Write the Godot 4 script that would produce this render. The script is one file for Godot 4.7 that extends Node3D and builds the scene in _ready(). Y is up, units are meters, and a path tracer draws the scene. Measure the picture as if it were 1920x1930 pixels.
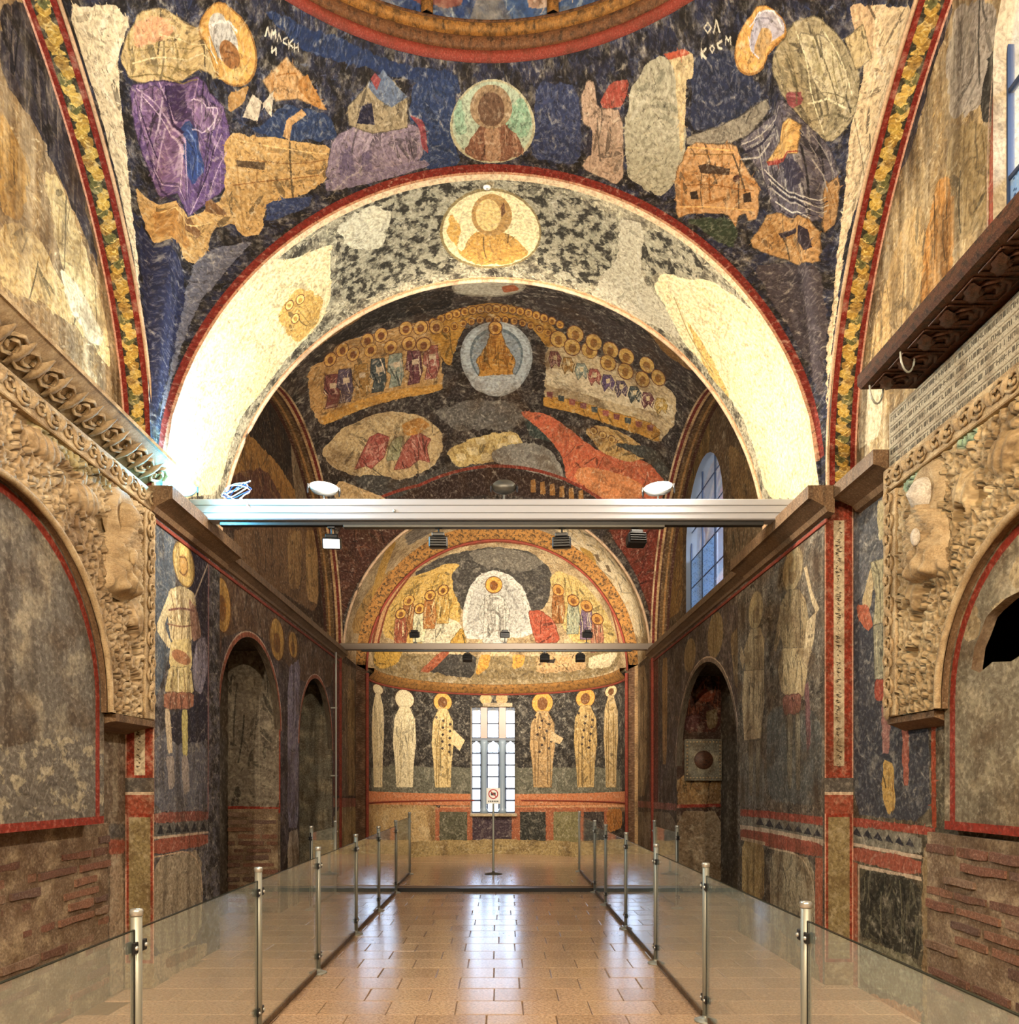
extends Node3D
# A painted chapel: a domed bay in front, a vaulted bay behind it, an apse with a three-light window at the end.
# x is across (left negative), h is up, z is the distance along the nave from the viewer (world Z = -z).

const Z1 := 5.51      # west face of the great arch
const Z2 := 6.67      # its east face
const XW := 2.45      # half width of the nave
const SPR := 3.55     # springing of the arches
const AR := 2.45
const DZ := 2.95      # dome centre, radius and foot
const DR := 2.3
const DH := 6.57
const Z0 := 0.2
const SAZ := 2.8      # side arches of the dome bay
const SAR := 2.6
const SAH := 3.8
const XD := 2.66
const VZ := 9.265     # sail vault of the second bay
const VR := 3.569
const VH := 3.554
const XB := 2.75
const ZB := 11.86     # arch before the apse
const ZC := 12.9
const PR := 2.25      # apse radius and springing
const PH := 3.45
const WX := -0.085     # the apse window stands a little left of the axis
const FLOOR_UP := 0.05
const ZSTEP := 10.2

var rng := RandomNumberGenerator.new()
var g: Image
var tiles: Array[Image] = []
var M := {}
var used := {}
var noise := FastNoiseLite.new()

func V(x: float, h: float, z: float) -> Vector3:
	return Vector3(x, h, -z)

# ------------------------------------------------------------------ nodes
func numbered(called: String) -> String:
	var n: int = used.get(called, 0)
	used[called] = n + 1
	return called if n == 0 else "%s_%03d" % [called, n]

func base(called: String, at := Vector3.ZERO) -> Node3D:
	var o := Node3D.new()
	o.name = numbered(called)
	add_child(o)
	o.position = at
	return o

func thing(called: String, label: String, category: String, at := Vector3.ZERO, group := "") -> Node3D:
	var o := base(called, at)
	o.set_meta("label", label)
	o.set_meta("category", category)
	if group:
		o.set_meta("group", group)
	return o

func structure(called: String) -> Node3D:
	var o := Node3D.new()
	o.name = called
	add_child(o)
	o.set_meta("kind", "structure")
	return o

func part(parent: Node, called: String, mesh: Mesh, mat: Material, at := Vector3.ZERO, turn := Vector3.ZERO) -> MeshInstance3D:
	var o := MeshInstance3D.new()
	o.name = called
	o.mesh = mesh
	o.material_override = mat
	parent.add_child(o, true)
	o.position = at
	o.rotation = turn
	return o

# ------------------------------------------------------------------ meshes
func mesh_of(v: PackedVector3Array, uv: PackedVector2Array, ix: PackedInt32Array) -> ArrayMesh:
	var st := SurfaceTool.new()
	st.begin(Mesh.PRIMITIVE_TRIANGLES)
	st.set_smooth_group(0)
	for i in v.size():
		st.set_uv(uv[i])
		st.add_vertex(v[i])
	for i in ix:
		st.add_index(i)
	st.generate_normals()
	return st.commit()

func grid(nu: int, nv: int, f: Callable, skip = null) -> ArrayMesh:
	var v := PackedVector3Array()
	var uv := PackedVector2Array()
	var ix := PackedInt32Array()
	for j in nv + 1:
		for i in nu + 1:
			var r: Array = f.call(float(i) / nu, float(j) / nv)
			v.append(r[0])
			uv.append(r[1])
	for j in nv:
		for i in nu:
			if skip != null and skip.call((i + 0.5) / nu, (j + 0.5) / nv):
				continue
			var a := j * (nu + 1) + i
			ix.append_array([a, a + 1, a + nu + 2, a, a + nu + 2, a + nu + 1])
	return mesh_of(v, uv, ix)

func flat(poly: PackedVector2Array, to3: Callable, to_uv: Callable) -> ArrayMesh:
	var v := PackedVector3Array()
	var uv := PackedVector2Array()
	for p in poly:
		v.append(to3.call(p))
		uv.append(to_uv.call(p))
	return mesh_of(v, uv, Geometry2D.triangulate_polygon(poly))

func tri(st: SurfaceTool, a: Vector3, b: Vector3, c: Vector3, mid: Vector3) -> void:
	# a flat triangle whose front looks away from mid
	var n := (c - a).cross(b - a)
	for p in ([a, b, c] if n.dot((a + b + c) / 3.0 - mid) >= 0.0 else [a, c, b]):
		st.set_uv(Vector2(p.x + p.z, -p.y))
		st.add_vertex(p)

func quad(st: SurfaceTool, a: Vector3, b: Vector3, c: Vector3, d: Vector3, mid: Vector3) -> void:
	tri(st, a, b, c, mid)
	tri(st, a, c, d, mid)

func begin() -> SurfaceTool:
	var st := SurfaceTool.new()
	st.begin(Mesh.PRIMITIVE_TRIANGLES)
	st.set_smooth_group(-1)
	return st

func done(st: SurfaceTool) -> ArrayMesh:
	st.generate_normals()
	return st.commit()

func rbox(s: Vector3, b := 0.006) -> ArrayMesh:
	# box of size s with chamfered edges, centred
	var st := begin()
	var h := s / 2.0
	var c := func(x: float, y: float, z: float, k: int) -> Vector3:
		# corner point on the face across axis k
		var p := Vector3(x * (h.x - b), y * (h.y - b), z * (h.z - b))
		p[k] = [x, y, z][k] * h[k]
		return p
	for k in 3:
		for sg in [-1.0, 1.0]:
			var q := []
			for e in [[-1.0, -1.0], [1.0, -1.0], [1.0, 1.0], [-1.0, 1.0]]:
				var w := [0.0, 0.0, 0.0]
				w[k] = sg
				w[(k + 1) % 3] = e[0]
				w[(k + 2) % 3] = e[1]
				q.append(c.call(w[0], w[1], w[2], k))
			quad(st, q[0], q[1], q[2], q[3], Vector3.ZERO)
	for k in 3:
		var k1 := (k + 1) % 3
		var k2 := (k + 2) % 3
		for e in [[-1.0, -1.0], [1.0, -1.0], [1.0, 1.0], [-1.0, 1.0]]:
			var w := [0.0, 0.0, 0.0]
			w[k1] = e[0]
			w[k2] = e[1]
			w[k] = -1.0
			var a: Vector3 = c.call(w[0], w[1], w[2], k1)
			var d: Vector3 = c.call(w[0], w[1], w[2], k2)
			w[k] = 1.0
			var bb: Vector3 = c.call(w[0], w[1], w[2], k1)
			var cc: Vector3 = c.call(w[0], w[1], w[2], k2)
			quad(st, a, bb, cc, d, Vector3.ZERO)
	for x in [-1.0, 1.0]:
		for y in [-1.0, 1.0]:
			for z in [-1.0, 1.0]:
				tri(st, c.call(x, y, z, 0), c.call(x, y, z, 1), c.call(x, y, z, 2), Vector3.ZERO)
	return done(st)

func lathe(profile: Array, n := 16) -> ArrayMesh:
	# profile of [radius, height]
	return grid(n, profile.size() - 1, func(u: float, v: float) -> Array:
		var p: Array = profile[int(round(v * (profile.size() - 1)))]
		var a := u * TAU
		return [Vector3(p[0] * cos(a), p[1], -p[0] * sin(a)), Vector2(u, v)])

func tube(pts: Array, r: float, n := 6) -> ArrayMesh:
	var side := []
	for i in pts.size():
		var d: Vector3 = (pts[mini(i + 1, pts.size() - 1)] - pts[maxi(i - 1, 0)]).normalized()
		var a := d.cross(Vector3.UP if absf(d.y) < 0.9 else Vector3.RIGHT).normalized()
		side.append([a, a.cross(d).normalized()])
	return grid(n, pts.size() - 1, func(u: float, v: float) -> Array:
		var i := int(round(v * (pts.size() - 1)))
		return [pts[i] + r * (side[i][0] * cos(u * TAU) + side[i][1] * sin(u * TAU)), Vector2(u, v)])

func prism(poly: PackedVector2Array, to3: Callable, along: Vector3) -> ArrayMesh:
	# a polygon given a thickness: faces at to3(p) and to3(p) + along
	var st := begin()
	var mid := Vector3.ZERO
	for p in poly:
		mid += to3.call(p)
	mid = mid / poly.size() + along / 2.0
	var ix := Geometry2D.triangulate_polygon(poly)
	for i in range(0, ix.size(), 3):
		var a: Vector3 = to3.call(poly[ix[i]])
		var b: Vector3 = to3.call(poly[ix[i + 1]])
		var c: Vector3 = to3.call(poly[ix[i + 2]])
		tri(st, a, b, c, (a + b + c) / 3.0 + along)
		tri(st, a + along, b + along, c + along, (a + b + c) / 3.0)
	for i in poly.size():
		var a: Vector3 = to3.call(poly[i])
		var b: Vector3 = to3.call(poly[(i + 1) % poly.size()])
		quad(st, a, b, b + along, a + along, mid)
	return done(st)

func strip(pts: PackedVector3Array, along: Vector3) -> ArrayMesh:
	# a ribbon swept from a line of points; u runs along the line, v across
	var l := 0.0
	var at := [0.0]
	for i in pts.size() - 1:
		l += pts[i].distance_to(pts[i + 1])
		at.append(l)
	return grid(pts.size() - 1, 1, func(u: float, v: float) -> Array:
		var i := int(round(u * (pts.size() - 1)))
		return [pts[i] + along * v, Vector2(at[i], v)])

# ------------------------------------------------------------------ paint
func scan(im: Image, poly: PackedVector2Array, c: Color) -> void:
	var lo := 1e9
	var hi := -1e9
	for p in poly:
		lo = minf(lo, p.y)
		hi = maxf(hi, p.y)
	var n := poly.size()
	for y in range(maxi(0, int(ceil(lo - 0.5))), mini(im.get_height() - 1, int(floor(hi - 0.5))) + 1):
		var yy := y + 0.5
		var xs := PackedFloat32Array()
		for i in n:
			var a := poly[i]
			var b := poly[(i + 1) % n]
			if (a.y <= yy) != (b.y <= yy):
				xs.append(a.x + (yy - a.y) / (b.y - a.y) * (b.x - a.x))
		xs.sort()
		for i in range(0, xs.size() - 1, 2):
			var x0 := int(round(xs[i]))
			var x1 := int(round(xs[i + 1]))
			if x1 > x0:
				im.fill_rect(Rect2i(x0, y, x1 - x0, 1), c)

func pg(col: String, a: Array, j: float, f: int, fc: String, m: int) -> void:
	# one painted patch: outline a (x, y, x, y ...), wobble j, number of drapery folds f in the colour fc, mottling m
	var pts := PackedVector2Array()
	for i in a.size() / 2:
		pts.append(Vector2(a[2 * i], a[2 * i + 1]))
	if j >= 2.0:
		for r in (2 if j > 4.0 else 1):
			var cut := PackedVector2Array()
			for i in pts.size():
				var p := pts[i]
				var q := pts[(i + 1) % pts.size()]
				cut.append(p.lerp(q, 0.14))
				cut.append(p.lerp(q, 0.86))
			pts = cut
	var poly := PackedVector2Array()
	for i in pts.size():
		var p := pts[i]
		var q := pts[(i + 1) % pts.size()]
		var steps := clampi(int(p.distance_to(q) / 9.0), 1, 50) if j > 0.0 else 1
		for k in steps:
			var w := p.lerp(q, float(k) / steps)
			poly.append(w + Vector2(rng.randf_range(-j, j), rng.randf_range(-j, j)) * 0.8 if k > 0 else w)
	var own := Color(col)
	scan(g, poly, own)
	var box := Rect2(poly[0], Vector2.ZERO)
	for p in poly:
		box = box.expand(p)
	var area := box.size.x * box.size.y
	var fold := Color(fc) if fc else own.lightened(0.25)
	if area > 250.0 and j > 0.0:
		brush(poly, box, own, fold, int(clampf(area / 130.0, 4.0, 1500.0)), f > 0)
	if f > 0:
		f = int(f * 1.6)
		for k in f:
			var x := box.position.x + box.size.x * (k + rng.randf()) / f
			var lean := rng.randf_range(-0.3, 0.3) * box.size.x / f * 4.0
			var y0 := box.position.y + box.size.y * rng.randf_range(-0.1, 0.5)
			var y1 := y0 + box.size.y * rng.randf_range(0.2, 0.6)
			var bow := rng.randf_range(-4.0, 4.0)
			var line := PackedVector2Array()
			for s in 8:
				line.append(Vector2(x + lean * s / 7.0 + bow * sin(PI * s / 7.0), lerpf(y0, y1, s / 7.0)))
			var c := own.lerp(fold, rng.randf_range(0.5, 1.1)) if k % 5 < 3 else own.darkened(rng.randf_range(0.3, 0.6))
			for piece in Geometry2D.intersect_polyline_with_polygon(line, poly):
				stroke(piece, c, rng.randf_range(1.2, clampf(box.size.x / f * 0.5, 1.5, 3.6)))
		if j <= 2.0:
			var closed := poly.duplicate()
			closed.append(poly[0])
			stroke(closed, own.darkened(0.4), 1.4)
	if m >= 0:
		var w := int(box.size.x) + 2
		var h := int(box.size.y) + 2
		var mask := Image.create_empty(w, h, false, Image.FORMAT_RGBA8)
		var moved := PackedVector2Array()
		for p in poly:
			moved.append(p - box.position)
		scan(mask, moved, Color.WHITE)
		var sheet := Image.create_empty(w, h, false, Image.FORMAT_RGBA8)
		lay(sheet, m, false)
		g.blend_rect_mask(sheet, mask, Rect2i(0, 0, w, h), Vector2i(box.position))

func brush(poly: PackedVector2Array, box: Rect2, own: Color, fold: Color, n: int, upright: bool) -> void:
	# broad marks that model the form, then short ones, all in the patch's own tones
	var wide := clampf(minf(box.size.x, box.size.y) * 0.16, 2.0, 13.0)
	for k in (n / 5 if upright else n / 9):
		var p := box.position + Vector2(rng.randf() * box.size.x, rng.randf() * box.size.y)
		var a := noise.get_noise_2d(p.x * 0.012, p.y * 0.012) * 3.0 + (PI / 2.0 if upright else 0.6)
		var d := Vector2(cos(a), sin(a)) * wide * rng.randf_range(1.0, 2.6)
		if not (Geometry2D.is_point_in_polygon(p - d * 0.8, poly) and Geometry2D.is_point_in_polygon(p + d * 0.8, poly)):
			continue
		var t := noise.get_noise_2d(p.x * 0.05 + 300.0, p.y * 0.02)
		var c := own.lerp(fold, clampf(0.3 + t, 0.0, 0.8) * (1.0 if upright else 0.4)) if t > 0.0 else own.darkened(clampf(0.08 - t, 0.0, 0.42 if upright else 0.16))
		var s := Vector2(-d.y, d.x).normalized() * wide * rng.randf_range(0.2, 0.5)
		scan(g, PackedVector2Array([p - d, p - d * 0.5 + s, p + d * 0.4 + s * 0.8, p + d, p + d * 0.5 - s, p - d * 0.4 - s * 0.8]), c)
	for k in n:
		var p := box.position + Vector2(rng.randf() * box.size.x, rng.randf() * box.size.y)
		if not Geometry2D.is_point_in_polygon(p, poly):
			continue
		dab(p, own, fold, upright)

func dab(p: Vector2, own: Color, fold: Color, upright: bool) -> void:
	var t := rng.randf()
	var c := own.lerp(fold, t * 0.7) if t > 0.45 else own.darkened((0.1 + 0.9 * t) * (1.0 if upright else 0.6)) if t < 0.28 else own.lightened(0.12)
	c = c.lerp(Color(c.r * 1.03, c.g, c.b * 0.95), rng.randf())
	var a := noise.get_noise_2d(p.x * 0.02, p.y * 0.02) * 4.0 + (PI / 2.0 if upright else 0.6)
	var d := Vector2(cos(a), sin(a)) * rng.randf_range(3.0, 11.0)
	var s := Vector2(-d.y, d.x).normalized() * rng.randf_range(0.7, 2.0)
	scan(g, PackedVector2Array([p - d, p + s, p + d, p - s]), c)

func brush_all(cols: Array, per: float) -> void:
	# the painted ground, worked over the whole sheet
	for k in int(g.get_width() * g.get_height() / per):
		var c := Color(cols[rng.randi_range(0, cols.size() - 1)])
		dab(Vector2(rng.randf() * g.get_width(), rng.randf() * g.get_height()), c, c, false)

func stroke(line: PackedVector2Array, c: Color, w: float) -> void:
	for i in line.size() - 1:
		var d := (line[i + 1] - line[i])
		if d.length() < 0.01:
			continue
		var s := Vector2(-d.y, d.x).normalized() * w / 2.0
		d = d.normalized() * w * 0.25
		scan(g, PackedVector2Array([line[i] + s - d, line[i + 1] + s + d, line[i + 1] - s + d, line[i] - s - d]), c)

func ln(col: String, a: Array, w: float) -> void:
	var line := PackedVector2Array()
	for i in a.size() / 2:
		line.append(Vector2(a[2 * i], a[2 * i + 1]))
	var far := 0.0
	for i in line.size() - 1:
		far += line[i].distance_to(line[i + 1])
	if line.size() > 2 and far > 75.0 and w < 9.0:
		for r in 3:
			var cut := PackedVector2Array([line[0]])
			for i in line.size() - 1:
				cut.append(line[i].lerp(line[i + 1], 0.25))
				cut.append(line[i].lerp(line[i + 1], 0.75))
			cut.append(line[line.size() - 1])
			line = cut
		w = maxf(1.2, w * 0.6)
	stroke(line, Color(col), w)

func el(col: String, x: float, y: float, rx: float, ry: float) -> void:
	var poly := PackedVector2Array()
	for k in 28:
		poly.append(Vector2(x + 0.5 + rx * cos(TAU * k / 28.0), y + 0.5 + ry * sin(TAU * k / 28.0)))
	scan(g, poly, Color(col))

func lay(im: Image, t: int, blend := true) -> void:
	var o := Vector2i(rng.randi_range(0, 511), rng.randi_range(0, 511))
	for y in range(-o.y, im.get_height(), 512):
		for x in range(-o.x, im.get_width(), 512):
			if blend:
				im.blend_rect(tiles[t], Rect2i(0, 0, 512, 512), Vector2i(x, y))
			else:
				im.blit_rect(tiles[t], Rect2i(0, 0, 512, 512), Vector2i(x, y))

func tile(sd: int, freq: float, oct: int, c: Color, low: float, high: float, most: float, squash := 1, ridged := false) -> Image:
	var n := FastNoiseLite.new()
	n.seed = sd
	n.noise_type = FastNoiseLite.TYPE_SIMPLEX_SMOOTH
	n.frequency = freq
	n.fractal_octaves = oct
	n.fractal_gain = 0.64
	n.domain_warp_enabled = true
	n.domain_warp_amplitude = 24.0
	n.domain_warp_frequency = 0.02
	if ridged:
		n.fractal_type = FastNoiseLite.FRACTAL_RIDGED
	var im := n.get_seamless_image(512, 512 / squash, false, false, 0.15, true)
	if squash > 1:
		im.resize(512, 512, Image.INTERPOLATE_BILINEAR)
	var src := im.get_data()
	var out := PackedByteArray()
	out.resize(512 * 512 * 4)
	var table := PackedByteArray()
	for k in 256:
		table.append(int(255.0 * most * clampf((k / 255.0 - low) / (high - low), 0.0, 1.0)))
	var cr := int(c.r * 255)
	var cg := int(c.g * 255)
	var cb := int(c.b * 255)
	var k := 0
	for b in src:
		out[k] = cr
		out[k + 1] = cg
		out[k + 2] = cb
		out[k + 3] = table[b]
		k += 4
	return Image.create_from_data(512, 512, false, Image.FORMAT_RGBA8, out)

func canvas(w: int, h: int, col: String, first: Array) -> void:
	g = Image.create_empty(w, h, false, Image.FORMAT_RGBA8)
	g.fill(Color(col))
	for t in first:
		lay(g, t)

func fresco(called: String, last: Array, rough := 0.82) -> StandardMaterial3D:
	for t in last:
		lay(g, t)
	var m := StandardMaterial3D.new()
	m.resource_name = called
	m.albedo_texture = ImageTexture.create_from_image(g)
	m.texture_repeat = false
	m.roughness = rough
	m.metallic_specular = 0.3
	m.cull_mode = BaseMaterial3D.CULL_DISABLED
	M[called] = m
	return m

func plain(called: String, col: String, rough := 0.6, metal := 0.0) -> StandardMaterial3D:
	var m := StandardMaterial3D.new()
	m.resource_name = called
	m.albedo_color = Color(col)
	m.roughness = rough
	m.metallic = metal
	m.cull_mode = BaseMaterial3D.CULL_DISABLED
	M[called] = m
	return m

func grained(called: String, col: String, over: Array, per_metre: float, rough := 0.8) -> StandardMaterial3D:
	# a tiling stone, plaster or clay laid on from three sides
	g = Image.create_empty(512, 512, false, Image.FORMAT_RGBA8)
	g.fill(Color(col))
	for t in over:
		lay(g, t)
	var m := StandardMaterial3D.new()
	m.resource_name = called
	m.albedo_texture = ImageTexture.create_from_image(g)
	m.uv1_triplanar = true
	m.uv1_world_triplanar = true
	m.uv1_scale = Vector3.ONE * per_metre
	m.roughness = rough
	m.metallic_specular = 0.35
	m.cull_mode = BaseMaterial3D.CULL_DISABLED
	M[called] = m
	return m

# ------------------------------------------------------------------ the scene
func _ready() -> void:
	rng.seed = 7
	noise.seed = 3
	noise.frequency = 1.0
	noise.fractal_octaves = 4
	view_and_light()
	make_tiles()
	make_materials()
	paint_all()
	build_ceiling()
	build_walls()
	build_floor()
	build_shell()
	build_windows()
	build_cornices()
	build_tombs()
	build_barriers()
	build_beams()
	build_small_things()

func view_and_light() -> void:
	var cam := Camera3D.new()
	cam.name = "camera"
	add_child(cam)
	cam.position = V(0.08, 1.475, 0.0)
	cam.projection = Camera3D.PROJECTION_FRUSTUM
	cam.near = 0.05
	cam.far = 100.0
	cam.size = 0.05 * 1930.0 / 1400.0
	cam.frustum_offset = Vector2(15.0, 513.0) * 0.05 / 1400.0
	cam.current = true
	var sky := ProceduralSkyMaterial.new()
	sky.sky_top_color = Color(0.70, 0.82, 0.98)
	sky.sky_horizon_color = Color(0.84, 0.91, 1.0)
	sky.ground_horizon_color = Color(0.62, 0.66, 0.72)
	sky.ground_bottom_color = Color(0.45, 0.46, 0.48)
	sky.sky_energy_multiplier = 3.4
	sky.ground_energy_multiplier = 3.0
	var env := Environment.new()
	env.background_mode = Environment.BG_SKY
	env.sky = Sky.new()
	env.sky.sky_material = sky
	env.tonemap_mode = Environment.TONE_MAPPER_LINEAR
	env.tonemap_exposure = 1.08
	env.sdfgi_enabled = true
	env.ssao_enabled = true
	env.ssil_enabled = true
	var we := WorldEnvironment.new()
	we.name = "world_environment"
	we.environment = env
	add_child(we)

func make_tiles() -> void:
	tiles.append(tile(11, 0.016, 6, Color("14100c"), 0.50, 0.72, 0.72))
	tiles.append(tile(12, 0.022, 6, Color("b9b09a"), 0.54, 0.86, 0.42))
	tiles.append(tile(13, 0.007, 5, Color("3a2614"), 0.45, 0.85, 0.45))
	tiles.append(tile(14, 0.008, 5, Color("dccca6"), 0.48, 0.85, 0.42))
	tiles.append(tile(15, 0.020, 5, Color("20160e"), 0.46, 0.85, 0.42, 8))
	tiles.append(tile(16, 0.10, 4, Color("1c140e"), 0.35, 0.95, 0.42))
	tiles.append(tile(17, 0.020, 5, Color("e4d8ba"), 0.50, 0.9, 0.36, 8))
	tiles.append(tile(18, 0.09, 4, Color("e8e0cc"), 0.50, 0.98, 0.36))
	tiles.append(tile(19, 0.024, 6, Color("a89e82"), 0.56, 0.64, 0.7))
	tiles.append(tile(20, 0.012, 4, Color("c9c0aa"), 0.74, 0.95, 0.55, 1, true))
	tiles.append(tile(21, 0.030, 4, Color("100c0a"), 0.76, 0.95, 0.6, 1, true))
	tiles.append(tile(22, 0.032, 5, Color("1a1712"), 0.44, 0.60, 0.9))

func make_materials() -> void:
	grained("grey_plaster", "6e6a5c", [2, 3, 4, 5, 7], 0.7)
	grained("pale_plaster", "b3a283", [2, 3, 5, 1], 0.6)
	grained("dark_fresco", "2c2c3c", [1, 0, 3, 5], 0.6)
	grained("rubble_mortar", "75624f", [2, 3, 5, 7, 2], 0.9)
	for k in 5:
		grained("brick_%d" % k, ["6f4a3c", "64463a", "7a5644", "5c463e", "786050"][k], [5, 2, 7], 1.1)
	grained("cut_stone", "a08864", [5, 2, 3, 7], 1.6)
	grained("dark_carving", "4c2c1c", [5, 0, 7], 2.5, 0.5)
	grained("cornice_stone", "6a5138", [5, 2, 4, 7], 1.1, 0.6)
	grained("red_line", "7c2e20", [5, 7, 2], 1.5)
	grained("cream_line", "c9a988", [5, 2], 1.5)
	grained("burnt_gold", "6a4428", [0, 5, 7], 1.6)
	grained("gold_band", "9a6a30", [0, 5, 7, 2], 1.6)
	for k in 6:
		var t := grained("tile_%d" % k, ["b09072", "b69576", "aa8a6e", "b8987a", "a6866a", "b29174"][k], [5, 7], 0.8, 0.22)
		t.metallic_specular = 0.55
	grained("floor_joint", "6a5038", [5, 7], 2.0, 0.5)
	plain("steel", "8f8f84", 0.45, 0.45)
	plain("steel_bright", "c0c0ba", 0.3, 0.7)
	plain("black", "0c0b0b", 0.45)
	plain("black_metal", "1a1a1c", 0.4, 0.3)
	plain("grey_metal", "55544f", 0.4, 0.5)
	plain("aluminium", "9b9ea6", 0.45, 0.2)
	plain("brown_beam", "6a5c4e", 0.45, 0.2)
	plain("white", "e6e4de", 0.5)
	plain("red", "b4221e", 0.5)
	plain("cable", "22305a", 0.5)
	plain("window_bar", "20304c", 0.5)
	plain("grey_marble", "7f8e9c", 0.35)
	plain("pink_marble", "8f7468", 0.4)
	grained("white_marble", "c4bdb0", [5, 2], 1.4)
	plain("blue_grey", "5c6470", 0.6)
	var gl := plain("glass", "dfe8e2", 0.02)
	gl.albedo_color = Color(0.86, 0.93, 0.88, 0.10)
	gl.transparency = BaseMaterial3D.TRANSPARENCY_ALPHA
	var ge := plain("glass_edge", "223028", 0.2)
	ge.albedo_color = Color(0.10, 0.13, 0.11)
	var pane := plain("pane", "ffffff", 0.03)
	pane.albedo_color = Color(0.95, 0.98, 1.0, 0.08)
	pane.transparency = BaseMaterial3D.TRANSPARENCY_ALPHA
	lamp_face("warm_glow", Color(1.0, 0.93, 0.80), 9.0)
	lamp_face("cool_glow", Color(0.72, 0.93, 1.0), 10.0)

func lamp_face(called: String, c: Color, e: float) -> void:
	var m := plain(called, "ffffff", 0.4)
	m.albedo_color = Color(0.9, 0.9, 0.9)
	m.emission_enabled = true
	m.emission = c
	m.emission_energy_multiplier = e

# ------------------------------------------------------------------ vaults
func foot(th: float) -> Vector2:
	# where the pendentives start: distance from the dome's axis and height, at bearing th (0 = east, + = right)
	var s := sin(th)
	var c := cos(th)
	var r := 1e9
	var cross := false
	if c > 1e-6:
		r = (Z1 - DZ) / c
		cross = true
	elif c < -1e-6:
		r = (DZ - Z0) / -c
		cross = true
	if absf(s) > 1e-6 and XW / absf(s) < r:
		r = XW / absf(s)
		cross = false
	var x := r * s
	var z := DZ + r * c
	if cross:
		return Vector2(r, SPR + sqrt(maxf(0.0, AR * AR - x * x)))
	var q := SAR * SAR - (z - SAZ) * (z - SAZ)
	return Vector2(r, SAH + sqrt(q) if q > 0.0 else SPR)

func pendentive(a0: float, a1: float, n: int) -> ArrayMesh:
	var pm := deg_to_rad(50.0)
	return grid(n, 22, func(u: float, v: float) -> Array:
		var th := lerpf(a0, a1, u)
		var f := foot(th)
		var t := v * pm
		var r := f.x + (DR - f.x) * (1.0 - cos(t)) / (1.0 - cos(pm))
		var h := f.y + (DH - f.y) * sin(t) / sin(pm)
		return [V(r * sin(th), h, DZ + r * cos(th)), Vector2((rad_to_deg(th) + 75.0) / 150.0, (6.62 - h) / 3.2)])

func barrel(r: float, h0: float, z0: float, z1: float, n := 72) -> ArrayMesh:
	return grid(n, 6, func(u: float, v: float) -> Array:
		var a := PI * (1.0 - u)
		return [V(r * cos(a), h0 + r * sin(a), lerpf(z0, z1, v)), Vector2(u, v)])

func ring(r0: float, c0: float, r1: float, c1: float, z: float, n := 60) -> ArrayMesh:
	# flat arch face between two half circles
	return grid(n, 1, func(u: float, v: float) -> Array:
		var a := PI * (1.0 - u)
		var r := lerpf(r0, r1, v)
		return [V(r * cos(a), lerpf(c0, c1, v) + r * sin(a), z), Vector2(u, v)])

func around(profile: Array, z: float, a0: float, a1: float, n: int) -> ArrayMesh:
	# profile of [radius, height] swept about a vertical axis at distance z
	return grid(n, profile.size() - 1, func(u: float, v: float) -> Array:
		var p: Array = profile[int(round(v * (profile.size() - 1)))]
		var a := lerpf(a0, a1, u)
		return [V(p[0] * sin(a), p[1], z + p[0] * cos(a)), Vector2(u, v)])

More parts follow.
